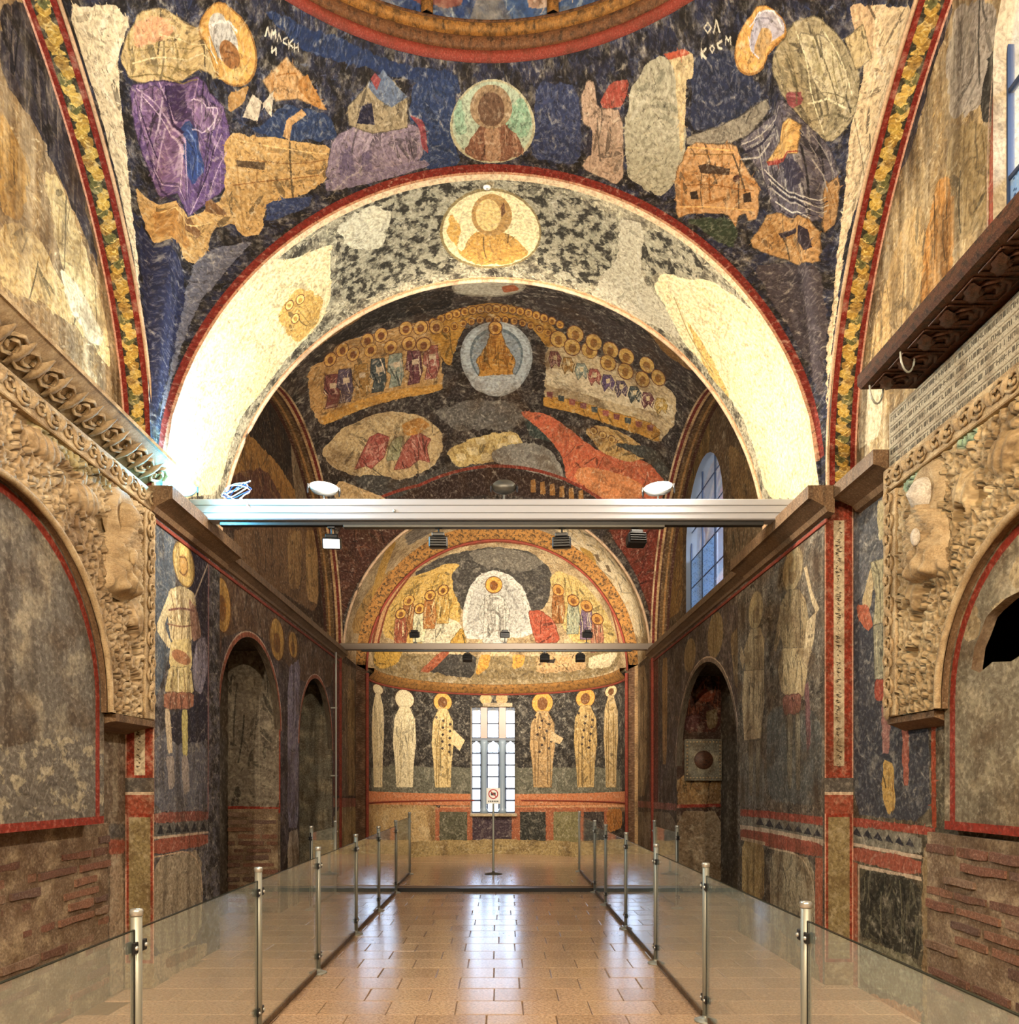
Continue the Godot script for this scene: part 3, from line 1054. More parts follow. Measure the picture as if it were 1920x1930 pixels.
func carve(z: float, h: float, zc: float, r: float, h0: float, busts: Array, pits: Array, z1: float, ht: float) -> float:
	if z > z1 - 0.155 or h > ht - 0.155:
		return 0.0
	# relief of the foliage field, in metres above the slab: leaf scrolls that turn about scattered centres
	var e := noise.get_noise_2d(z * 26.0 + 50.0, h * 26.0)
	var cell := 0.15
	var gi := floori(z / cell)
	var gj := floori(h / cell)
	var best := 9.0
	var ang := 0.0
	var turn := 1.0
	for i in range(gi - 1, gi + 2):
		for j in range(gj - 1, gj + 2):
			var n := hash(Vector2i(i, j))
			var c := Vector2((i + 0.2 + 0.6 * ((n & 255) / 255.0)) * cell, (j + 0.2 + 0.6 * (((n >> 8) & 255) / 255.0)) * cell)
			var d := c.distance_to(Vector2(z, h))
			if d < best:
				best = d
				ang = (Vector2(z, h) - c).angle()
				turn = 1.0 if n & 65536 else -1.0
	var lobe := absf(sin(ang * 2.5 + turn * best * 42.0 + e * 1.2))
	var y := 0.05 * smoothstep(0.22, 0.55, lobe) * (1.0 - 0.35 * best / 0.1) + 0.008 * e - 0.012
	if best < 0.018:
		y = 0.05
	elif best < 0.028:
		y = -0.015
	var q := Vector2(z - zc, maxf(h - h0, 0.0)).length() - r
	if q < 0.055:
		y = 0.022 + 0.008 * cos(q * 220.0) + 0.013 * sin(atan2(h - h0, z - zc) * 60.0)
	for b in busts:
		var p := Vector2((z - b[0]) / b[2], (h - b[1]) / b[3])
		var l := p.length()
		if l < 1.0:
			y = maxf(y * 0.4, b[4] * sqrt(1.0 - l * l) + 0.02 + b[5] * sin((z - b[0] + 0.3 * (h - b[1])) * 90.0))
	for b in pits:
		var l := Vector2((z - b[0]) / b[2], (h - b[1]) / b[3]).length() + 0.35 * e
		if l < 1.0:
			y = maxf(y - 0.10 * smoothstep(1.0, 0.6, l), -0.03)
	return y

func tomb(called: String, label: String, s: float, face: float, z0: float, z1: float, hb: float, ht: float, zc: float, r: float, h0: float, busts: Array, pits: Array, paint: Material, border_drop: float) -> Node3D:
	var t := thing(called, label, "carved arch", Vector3.ZERO)
	var nu := int((z1 - z0) / 0.0095)
	var nv := int((ht - hb) / 0.0095)
	var inside := func(z: float, h: float) -> bool: return absf(z - zc) < r and (h < h0 or Vector2(z - zc, h - h0).length() < r)
	part(t, "carved_slab", grid(nu, nv, func(u: float, v: float) -> Array:
		var z := lerpf(z0, z1, u)
		var h := lerpf(hb, ht, v)
		# draw the cells near the opening onto its curve, so that the edge is clean
		var d := Vector2(z - zc, h - h0)
		if h > h0 and d.length() < r and d.length() > r - 0.02:
			d = d.normalized() * r
			z = zc + d.x
			h = h0 + d.y
		elif h <= h0 and absf(z - zc) < r and absf(z - zc) > r - 0.014:
			z = zc + signf(z - zc) * r
		return [V(s * (face - carve(z, h, zc, r, h0, busts, pits, z1, ht)), h, z), Vector2((z - z0) / (z1 - z0), (ht - h) / (ht - hb))],
		func(u: float, v: float) -> bool: return inside.call(lerpf(z0, z1, u), lerpf(hb, ht, v))), paint)
	# the slab's own thickness: underside, ends and intrados
	var back := V(s * 0.037, 0, 0)
	for e in [[z1, hb, z1, ht], [z0, ht, z1, ht], [zc + r, hb, z1, hb], [z0, hb, zc - r, hb], [z0, hb, z0, ht]]:
		part(t, "slab_side", strip(PackedVector3Array([V(s * face, e[1], e[0]), V(s * face, e[3], e[2])]), back), M.cut_stone)
	var curve := PackedVector3Array([V(s * face, hb, zc + r)])
	for p in half_round(zc, r, h0, r, 40):
		curve.append(V(s * face, p.y, p.x))
	curve.append(V(s * face, hb, zc - r))
	part(t, "intrados", strip(curve, back), M.cornice_stone)
	var roll := []
	for p in curve:
		roll.append(p - V(s * 0.025, 0, 0))
	part(t, "arch_moulding", tube(roll, 0.02, 7), M.cut_stone)
	# border of carved scrolls along the top and down the far side
	var scroll := spiral(0.058, 1.5, 0.0115)
	var bud := leaf(0.10, 0.03)
	part(t, "border_band", rbox(Vector3(0.05, 0.15, z1 - z0), 0.006), paint_plain(paint), V(s * (face - 0.012), ht - 0.075, (z0 + z1) / 2.0))
	part(t, "border_band", rbox(Vector3(0.05, ht - hb - 0.16, 0.15), 0.006), paint_plain(paint), V(s * (face - 0.012), (hb + ht) / 2.0 - 0.08, z1 - 0.075))
	var k := 0
	var z := z1 - 0.075
	while z > z0 + 1.2:
		border_piece(t, scroll, bud, V(s * (face - 0.042), ht - 0.075, z), s, k, false)
		z -= 0.128
		k += 1
	var h := ht - 0.21
	while h > hb + 0.05:
		border_piece(t, scroll, bud, V(s * (face - 0.042), h, z1 - 0.075), s, k, true)
		h -= 0.128
		k += 1
	return t

func paint_plain(_p: Material) -> Material:
	return M.cut_stone

func border_piece(t: Node3D, scroll: Mesh, bud: Mesh, at: Vector3, s: float, k: int, upright: bool) -> void:
	var b := part(t, "scroll", scroll, M.cut_stone, at)
	b.rotation = Vector3(0, -s * PI / 2.0, 0)
	b.rotate_object_local(Vector3.BACK, (PI if k % 2 else 0.0) + (PI / 2.0 if upright else 0.0))
	var c := part(t, "leaf", bud, M.cut_stone, at + (Vector3(0, -0.064, 0) if upright else Vector3(0, 0, 0.064)))
	c.rotation = Vector3(0, -s * PI / 2.0, 0)
	c.rotate_object_local(Vector3.BACK, 0.7 if k % 2 else -0.7)

func bust(t: Node3D, s: float, face: float, z: float, h: float, k: float, stone: Material, head_stone: Material) -> void:
	# a half figure in relief: halo, head with hair and features, draped body with a raised hand; h is its base, k its size
	var at := func(dz: float, dh: float, out: float) -> Vector3: return V(s * (face - out * k), h + dh * k, z + dz * k)
	part(t, "halo", grid(24, 4, func(u: float, v: float) -> Array:
		var a := u * TAU
		var r := 0.15 * (1.0 - v)
		var o := 0.05 + (0.014 if v > 0.05 and v < 0.3 else 0.0)
		return [at.call(r * cos(a), 0.46 + r * 1.15 * sin(a), o if v > 0.0 else 0.0), Vector2(u, v)]), stone)
	part(t, "head", grid(18, 14, func(u: float, v: float) -> Array:
		var a := u * TAU
		var e := (v - 0.5) * PI
		var d := Vector3(cos(e) * cos(a), sin(e), cos(e) * sin(a))
		var o := 0.075 * d.x
		if d.x > 0.3:
			o += 0.016 * exp(-pow(d.z / 0.16, 2.0) - pow((d.y + 0.05) / 0.3, 2.0))          # nose
			o -= 0.010 * exp(-pow((absf(d.z) - 0.36) / 0.16, 2.0) - pow((d.y - 0.16) / 0.14, 2.0))  # eyes
			o -= 0.007 * exp(-pow(d.z / 0.3, 2.0) - pow((d.y + 0.45) / 0.07, 2.0))          # mouth
		if d.y > 0.55:
			o += 0.008 * sin(a * 9.0)
		return [at.call(0.062 * d.z, 0.455 + 0.085 * d.y, 0.055 + o), Vector2(u, v)]), head_stone)
	part(t, "body", grid(26, 26, func(u: float, v: float) -> Array:
		var w := lerpf(0.15, 0.165, v) if v < 0.75 else lerpf(0.165, 0.045, (v - 0.75) / 0.25)
		var dz := (u - 0.5) * 2.0 * w
		var q := 1.0 - pow(absf(u - 0.5) * 2.0, 2.5)
		var fold := 0.016 * sin((dz + 0.45 * v * v) * 80.0) + 0.009 * sin((dz - v * 0.3) * 55.0)
		var foot_ := smoothstep(0.0, 0.14, v)
		return [at.call(dz, 0.39 * v, (0.11 * sqrt(maxf(q, 0.0)) + (fold if q > 0.1 else 0.0)) * foot_), Vector2(u, v)]), stone)
	part(t, "hand", grid(10, 8, func(u: float, v: float) -> Array:
		var a := u * TAU
		var e := (v - 0.5) * PI
		return [at.call(-0.05 + 0.026 * cos(e) * cos(a), 0.22 + 0.045 * sin(e), 0.125 + 0.022 * cos(e) * sin(a)), Vector2(u, v)]), head_stone)

func build_tombs() -> void:
	var l := tomb("carved_arch", "carved stone arch front with haloed bust over the left plastered niche", -1.0, 2.47, 2.0, 5.395, 1.94, 3.595, 3.75, 1.05, 2.0,
		[[5.12, 2.62, 0.09, 0.14, 0.045, 0.006], [4.5, 3.2, 0.14, 0.09, 0.045, 0.006], [4.1, 3.33, 0.2, 0.07, 0.045, 0.006]],
		[[4.72, 3.12, 0.12, 0.07], [4.9, 2.74, 0.09, 0.09], [4.95, 2.98, 0.05, 0.10], [5.06, 2.5, 0.07, 0.06], [5.12, 2.2, 0.06, 0.05], [4.33, 3.3, 0.14, 0.05], [5.14, 2.4, 0.05, 0.05], [3.95, 3.42, 0.1, 0.04]], M.slab_l, 0.15)
	part(l, "impost", moulding(-XD + 0.03, 4.86, 5.40, 0.19, 1.935, 0.10), M.cornice_stone)
	var r := tomb("carved_arch", "carved stone arch front with white-headed bust beneath the inscription slab at right", 1.0, 2.55, 1.8, 4.74, 1.9, 3.47, 3.32, 0.85, 1.95,
		[[4.40, 2.60, 0.08, 0.11, 0.045, 0.006], [3.92, 3.0, 0.09, 0.13, 0.045, 0.006], [3.6, 3.08, 0.12, 0.10, 0.05, 0.006]],
		[[4.14, 2.82, 0.07, 0.04], [3.95, 2.92, 0.07, 0.05], [4.36, 2.46, 0.08, 0.04], [4.42, 2.26, 0.07, 0.04], [3.8, 2.95, 0.06, 0.06], [4.27, 2.6, 0.06, 0.03], [4.45, 2.55, 0.05, 0.03], [4.3, 2.74, 0.09, 0.03]], M.slab_r, 0.15)
	part(r, "impost", moulding(XD - 0.03, 4.225, 4.74, 0.09, 1.895, 0.08), M.cornice_stone)
	bust(l, -1.0, 2.47, 4.91, 2.70, 1.18, M.cut_stone, M.cut_stone)
	bust(r, 1.0, 2.55, 4.24, 2.62, 1.12, M.cut_stone, M.white_marble)
	# inscription above the right arch
	var ins := thing("inscription_slab", "long grey stone slab with rows of carved lettering above right carved arch", "inscription")
	part(ins, "slab", rbox(Vector3(0.1, 0.365, 3.1), 0.005), M.inscription_stone, V(2.605, 3.657, 3.2))
	var row := 0
	for hh in [3.79, 3.72, 3.65, 3.58, 3.51]:
		part(ins, "line_rule", rbox(Vector3(0.008, 0.016, 3.06), 0.003), M.inscription_stone, V(2.554, hh + 0.034, 3.2))
		part(ins, "lettering", letters(2.554, hh, 2.4, 4.72), M.dark_letters)
		row += 1
	# cornices over the two tombs
	var cl := thing("carved_cornice", "pale carved scroll cornice running above the left carved arch", "cornice")
	var prof := PackedVector2Array([Vector2(-0.02, 3.60), Vector2(0.10, 3.62), Vector2(0.13, 3.635), Vector2(0.36, 3.79), Vector2(0.375, 3.79), Vector2(0.375, 3.815), Vector2(-0.02, 3.815)])
	part(cl, "cornice_body", prism(prof, func(p: Vector2) -> Vector3: return V(-XD + p.x, p.y, 0.3), V(0, 0, 5.15)), M.cut_stone)
	part(cl, "fillet", tube([V(-XD + 0.115, 3.625, 0.3), V(-XD + 0.115, 3.625, 5.44)], 0.012, 6), M.dark_carving)
	var sc := spiral(0.085, 1.7, 0.014)
	var bud := leaf(0.2, 0.045)
	for k in 14:
		var at := V(-XD + 0.25, 3.708, 5.36 - k * 0.16)
		var b := part(cl, "scroll", sc, M.cut_stone, at)
		b.rotation = Vector3(0.0, PI / 2.0, 0.0)
		b.rotate_object_local(Vector3.RIGHT, 0.95)
		b.rotate_object_local(Vector3.BACK, PI if k % 2 else 0.0)
		var c := part(cl, "leaf", bud, M.cut_stone, at + V(0, 0, -0.08))
		c.rotation = Vector3(0.0, PI / 2.0, 0.0)
		c.rotate_object_local(Vector3.RIGHT, 0.95)
	var cr := thing("carved_cornice", "dark brown carved cornice with hanging wire loops above right inscription slab", "cornice")
	var prof2 := PackedVector2Array([Vector2(0.02, 3.86), Vector2(-0.10, 3.855), Vector2(-0.42, 3.85), Vector2(-0.44, 3.87), Vector2(-0.44, 3.93), Vector2(0.02, 3.95)])
	part(cr, "cornice_body", prism(prof2, func(p: Vector2) -> Vector3: return V(XD + p.x, p.y, 1.2), V(0, 0, 3.27)), M.dark_carving)
	for k in 9:
		var at := V(XD - 0.26, 3.846, 4.36 - k * 0.2)
		part(cr, "panel_frame", tube([at + V(-0.11, 0, -0.08), at + V(0.11, 0, -0.08), at + V(0.11, 0, 0.08), at + V(-0.11, 0, 0.08), at + V(-0.11, 0, -0.08)], 0.006, 4), M.dark_carving)
		var b := part(cr, "scroll", sc, M.dark_carving, at)
		b.rotation = Vector3(PI / 2.0, 0, 0)
		var c := part(cr, "leaf", bud, M.dark_carving, at + V(-0.05, 0, 0.02))
		c.rotation = Vector3(PI / 2.0, 0, 0.6)
	for zz in [4.44, 4.1]:
		var pts := []
		for k in 12:
			var a := PI * k / 11.0
			pts.append(V(2.32 + 0.05 * cos(a), 3.85 - 0.10 * sin(a), zz + 0.02 * cos(a)))
		part(cr, "wire_loop", tube(pts, 0.006, 5), M.steel)

func letters(x: float, h: float, z0: float, z1: float) -> ArrayMesh:
	# a row of small worn capitals, each a few strokes
	var st := begin()
	var z := z1
	while z > z0:
		var w := rng.randf_range(0.012, 0.02)
		var n := rng.randi_range(1, 3)
		for k in n:
			var zz := z - w * k / maxf(n - 1.0, 1.0)
			bar(st, V(x, h, zz), Vector3(0.002, 0.026, 0.004))
		if rng.randf() < 0.75:
			bar(st, V(x, h + [0.011, 0.0, -0.011][rng.randi_range(0, 2)], z - w / 2.0), Vector3(0.002, 0.004, w))
		z -= w + rng.randf_range(0.009, 0.016)
	return done(st)

func bar(st: SurfaceTool, c: Vector3, s: Vector3) -> void:
	var h := s / 2.0
	var p := []
	for k in 8:
		p.append(c + Vector3(h.x if k & 1 else -h.x, h.y if k & 2 else -h.y, h.z if k & 4 else -h.z))
	for f in [[0, 1, 3, 2], [4, 5, 7, 6], [0, 1, 5, 4], [2, 3, 7, 6], [0, 2, 6, 4], [1, 3, 7, 5]]:
		quad(st, p[f[0]], p[f[1]], p[f[2]], p[f[3]], c)

# ------------------------------------------------------------------ glass barriers
func post(x: float, z: float, label: String, sides: Array, group: String) -> void:
	var up := FLOOR_UP if z > ZSTEP else 0.0
	var t := thing("barrier_post", label, "barrier post", V(x, up, z), group)
	part(t, "pole", lathe([[0.0, 0.0], [0.021, 0.0], [0.021, 0.965], [0.0, 0.965]], 14), M.steel)
	part(t, "cap", lathe([[0.0, 0.96], [0.024, 0.96], [0.025, 0.978], [0.022, 0.986], [0.0, 0.988]], 14), M.steel_bright)
	part(t, "foot_plate", lathe([[0.0, 0.0], [0.07, 0.0], [0.07, 0.010], [0.05, 0.018], [0.024, 0.024], [0.022, 0.04]], 18), M.steel)
	for s in sides:
		part(t, "gasket", rbox(Vector3(0.012, 0.86, 0.010), 0.002), M.black, V(0, 0.48, s * 0.0255))
		for h in [0.14, 0.84]:
			for e in [-1.0, 1.0]:
				part(t, "clamp", rbox(Vector3(0.011, 0.045, 0.036), 0.003), M.black_metal, V(e * 0.0125, h, s * 0.035))
				var b := SphereMesh.new()
				b.radius = 0.009
				b.height = 0.018
				b.radial_segments = 10
				b.rings = 5
				part(t, "clamp_screw", b, M.steel_bright, V(e * 0.019, h, s * 0.038))

func panel(x0: float, za: float, x1: float, zb: float, label: String, group: String) -> void:
	var up := FLOOR_UP if (za + zb) / 2.0 > ZSTEP else 0.0
	var a := V(x0, 0, za)
	var b := V(x1, 0, zb)
	var d := b - a
	var len_ := d.length() - 0.064
	var t := thing("glass_panel", label, "glass panel", (a + b) / 2.0 + Vector3(0, up, 0), group)
	t.rotation.y = atan2(d.x, d.z)
	part(t, "pane", rbox(Vector3(0.010, 0.86, len_), 0.0015), M.glass, Vector3(0, 0.475, 0))
	part(t, "top_edge", rbox(Vector3(0.0112, 0.004, len_), 0.0005), M.glass_edge, Vector3(0, 0.9075, 0))
	part(t, "floor_shade_strip", rbox(Vector3(0.022, 0.035, len_ - 0.09), 0.003), M.cornice_stone, Vector3(0, 0.03, 0))  # brown strip standing in for the shaded band of floor at the glass

func build_barriers() -> void:
	var lz := [1.46, 2.91, 4.37, 5.79, 7.29, 8.64, 10.05]
	var rz := [1.6, 3.1, 4.62, 6.1, 7.57, 9.05, 10.1]
	var nth := ["nearest", "second", "third", "fourth", "fifth", "sixth"]
	var pg_ := "steel posts of the glass barrier"
	var gg := "clear panes of the glass barrier"
	for k in range(1, 7):
		post(-1.35, lz[k], "%s steel post of the left glass barrier" % nth[k - 1], [-1.0, 1.0], pg_)
		panel(-1.35, lz[k - 1], -1.35, lz[k], "clear glass panel up to the %s left barrier post" % nth[k - 1], gg)
		post(1.35, rz[k], "%s steel post of the right glass barrier" % nth[k - 1], [-1.0, 1.0], pg_)
		panel(1.35, rz[k - 1], 1.35, rz[k], "clear glass panel up to the %s right barrier post" % nth[k - 1], gg)
	post(-1.37, 11.7, "far steel post standing left in the apse behind the step", [1.0], pg_)
	panel(-1.36, 10.28, -1.37, 11.7, "glass panel behind the step at the left of the apse", gg)
	post(1.35, 12.1, "far steel post standing right in the apse behind the step", [1.0], pg_)
	panel(1.35, 10.3, 1.35, 12.1, "glass panel behind the step at the right of the apse", gg)
	post(-2.15, 8.7, "steel post close to the left wall, nearer of two", [-1.0], pg_)
	post(-2.15, 9.95, "steel post close to the left wall, farther of two", [1.0], pg_)
	panel(-2.15, 8.7, -2.15, 9.95, "glass panel close to the left wall niches", gg)
	post(2.16, 8.8, "steel post close to the right wall, nearer of two", [-1.0], pg_)
	post(2.16, 10.1, "steel post close to the right wall, farther of two", [1.0], pg_)
	panel(2.16, 8.8, 2.16, 10.1, "glass panel close to the right wall niche", gg)

# ------------------------------------------------------------------ beams and lamps
func shine(t: Node3D, at: Vector3, c: Color, e: float, size := 0.08) -> void:
	var o := OmniLight3D.new()
	o.name = "light"
	o.light_color = c
	o.light_energy = e
	o.omni_range = 40.0
	o.omni_attenuation = 2.0
	o.light_size = size
	o.shadow_enabled = true
	t.add_child(o, true)
	o.position = at

func beam_of_light(t: Node3D, at: Vector3, towards: Vector3, c: Color, e: float, angle: float) -> void:
	var o := SpotLight3D.new()
	o.name = "light"
	o.light_color = c
	o.light_energy = e
	o.spot_range = 40.0
	o.spot_attenuation = 2.0
	o.spot_angle = angle
	o.spot_angle_attenuation = 1.0
	o.light_size = 0.05
	o.shadow_enabled = true
	t.add_child(o, true)
	o.position = at
	o.look_at_from_position(t.global_position + at, towards, Vector3.UP if absf((towards - t.global_position).normalized().y) < 0.98 else Vector3.RIGHT)

func floodlight(at: Vector3, towards: Vector3, label: String, c: Color, e: float, glow: Material, wide := 0.24, spread := 0.0) -> void:
	# a box flood on a short stand; `at` is the foot of its stand
	var t := thing("floodlight", label, "floodlight", at, "")
	part(t, "stand", tube([Vector3(0, 0, 0), Vector3(0, 0.07, 0)], 0.008, 8), M.grey_metal)
	var head := Node3D.new()
	head.name = "head"
	t.add_child(head)
	var mid := Vector3(0, 0.12, 0)
	head.look_at_from_position(t.global_position + mid, towards, Vector3.UP)
	var r := wide / 2.0
	var hs := part(head, "housing", lathe([[0.0, -0.05], [r * 0.8, -0.045], [r, -0.01], [r, 0.0], [r * 0.93, 0.004], [r * 0.9, 0.0]], 24), M.grey_metal, Vector3.ZERO, Vector3(-PI / 2.0, 0, 0))
	hs.scale = Vector3(1.0, 1.0, 0.6)
	var le := part(head, "lens", lathe([[0.0, 0.012], [r * 0.5, 0.010], [r * 0.8, 0.004], [r * 0.91, -0.002]], 24), glow, Vector3.ZERO, Vector3(-PI / 2.0, 0, 0))
	le.scale = Vector3(1.0, 1.0, 0.6)
	for s in [-1.0, 1.0]:
		part(head, "bracket", rbox(Vector3(0.012, 0.05, 0.06), 0.003), M.black_metal, Vector3(s * (wide / 2.0 + 0.006), 0, 0.03))
	var dir := (towards - t.global_position - mid).normalized()
	if spread > 0.0:
		beam_of_light(t, mid + dir * 0.06, towards, c, e, spread)
	else:
		shine(t, mid + dir * 0.12, c, e, 0.07)

func spotlight(at: Vector3, towards: Vector3, label: String, c: Color, e: float, angle: float, glow: Material, down := true) -> void:
	# a track spot that hangs from, or stands on, a beam at `at`
	var t := thing("spotlight", label, "spotlight", at, "track spotlights on the beams")
	var s := -1.0 if down else 1.0
	part(t, "adapter", rbox(Vector3(0.06, 0.02, 0.03), 0.004), M.black, Vector3(0, s * 0.01, 0))
	part(t, "stem", tube([Vector3.ZERO, Vector3(0, s * 0.10, 0)], 0.007, 8), M.black)
	var mid := Vector3(0, s * 0.14, 0)
	var head := Node3D.new()
	head.name = "head"
	t.add_child(head)
	head.look_at_from_position(t.global_position + mid, towards, Vector3.UP)
	part(head, "housing", rbox(Vector3(0.15, 0.09, 0.10), 0.01), M.black_metal, Vector3(0, 0, 0.05))
	part(head, "gear_box", rbox(Vector3(0.10, 0.03, 0.09), 0.006), M.black, Vector3(0, 0.06, 0.05))
	part(head, "lens", rbox(Vector3(0.13, 0.07, 0.008), 0.003), glow, Vector3(0, 0, -0.002))
	for k in 4:
		part(head, "cooling_fin", rbox(Vector3(0.13, 0.008, 0.02), 0.002), M.black, Vector3(0, -0.03 + k * 0.02, 0.108))
	beam_of_light(t, mid + (towards - t.global_position - mid).normalized() * 0.05, towards, c, e, angle)

func build_beams() -> void:
	var warm := Color(1.0, 0.92, 0.80)
	var white := Color(1.0, 0.945, 0.86)
	var zb := 6.03
	var b := thing("tie_beam", "large pale aluminium lighting beam spanning the great arch", "beam")
	part(b, "profile", rbox(Vector3(4.86, 0.165, 0.13), 0.008), M.aluminium, V(0, 3.685, zb))
	for h in [3.655, 3.715]:
		part(b, "groove", rbox(Vector3(4.84, 0.006, 0.004), 0.001), M.grey_metal, V(0, h, zb - 0.066))
	part(b, "lighting_track", rbox(Vector3(4.4, 0.035, 0.05), 0.004), M.black, V(0, 3.585, zb))
	part(b, "track_cover", rbox(Vector3(2.6, 0.02, 0.056), 0.003), M.grey_metal, V(0.1, 3.562, zb))
	part(b, "bolt", lathe([[0.0, -0.005], [0.012, -0.005], [0.012, 0.005], [0.0, 0.005]], 10), M.steel_bright, V(-0.78, 3.67, zb - 0.068), Vector3(PI / 2, 0, 0))
	floodlight(V(-1.36, 3.767, zb), V(-0.7, 5.2, 4.2), "glowing floodlight on top of the pale beam, left", white, 3.4, M.warm_glow)
	floodlight(V(1.35, 3.767, zb), V(0.7, 5.2, 4.2), "glowing floodlight on top of the pale beam, right", white, 3.6, M.warm_glow)
	floodlight(V(0.10, 3.767, zb), V(0.0, 6.6, 9.6), "unlit-looking grey floodlight seen from behind, middle of pale beam", white, 22.0, M.warm_glow, 0.2, 55.0)
	# cool work lamp on the left cornice
	floodlight(V(-2.37, 3.62, 5.66), V(-1.2, 3.9, 3.0), "dazzling bluish lamp on the left cornice at the beam end", Color(0.40, 0.82, 1.0), 4.2, M.cool_glow, 0.24)
	spotlight(V(-1.30, 3.567, zb), V(-0.9, 2.0, 2.0), "lit spotlight under the pale beam, leftmost, dazzling", warm, 5.0, 40.0, M.warm_glow)
	spotlight(V(-0.43, 3.567, zb), V(-0.6, 4.4, 12.5), "black spotlight under the pale beam, second from left", white, 20.0, 22.0, M.warm_glow)
	spotlight(V(0.57, 3.567, zb), V(1.4, 4.6, 12.4), "black spotlight under the pale beam, third from left", white, 26.0, 22.0, M.warm_glow)
	spotlight(V(1.16, 3.567, zb), V(0.4, 1.6, 14.5), "black spotlight under the pale beam, rightmost", white, 24.0, 26.0, M.warm_glow)
	var z2 := 11.55
	var b2 := thing("tie_beam", "thin brown lighting beam across the apse arch", "beam")
	part(b2, "profile", rbox(Vector3(4.86, 0.10, 0.09), 0.006), M.brown_beam, V(0, 3.61, z2))
	part(b2, "lighting_track", rbox(Vector3(4.2, 0.025, 0.04), 0.003), M.black, V(0, 3.548, z2))
	for k in 3:
		var x: float = [-1.26, 0.13, 1.40][k]
		spotlight(V(x, 3.66, z2), V(x * 0.7, 4.6, 14.6), ["black spotlight standing on the brown beam, leftmost", "black spotlight standing in the middle of the brown beam", "black spotlight standing on the brown beam, rightmost"][k], white, [3.5, 3.5, 7.0][k], 65.0, M.warm_glow, false)
	for k in 3:
		var x: float = [-0.45, 0.75, 1.3][k]
		spotlight(V(x, 3.54, z2), V(x * 1.1, 1.8, 15.0), ["black spotlight under the brown beam, left of centre", "black spotlight under the brown beam, right of centre", "black spotlight under the brown beam, near its right end"][k], white, [5.0, 5.0, 4.0][k], 55.0, M.warm_glow, true)
	# unseen beam on the western arch, added with floods to light the pendentives
	var b3 := thing("tie_beam", "added unseen aluminium lighting beam behind the viewer", "beam")
	part(b3, "profile", rbox(Vector3(4.86, 0.165, 0.13), 0.008), M.aluminium, V(0, 3.685, -0.35))
	for x in [-1.35, 1.35]:
		floodlight(V(x, 3.767, -0.35), V(x * 0.6, 6.2, 3.6), "added fill floodlight on the unseen beam behind the viewer, %s" % ("left" if x < 0 else "right"), warm, 22.0, M.warm_glow)

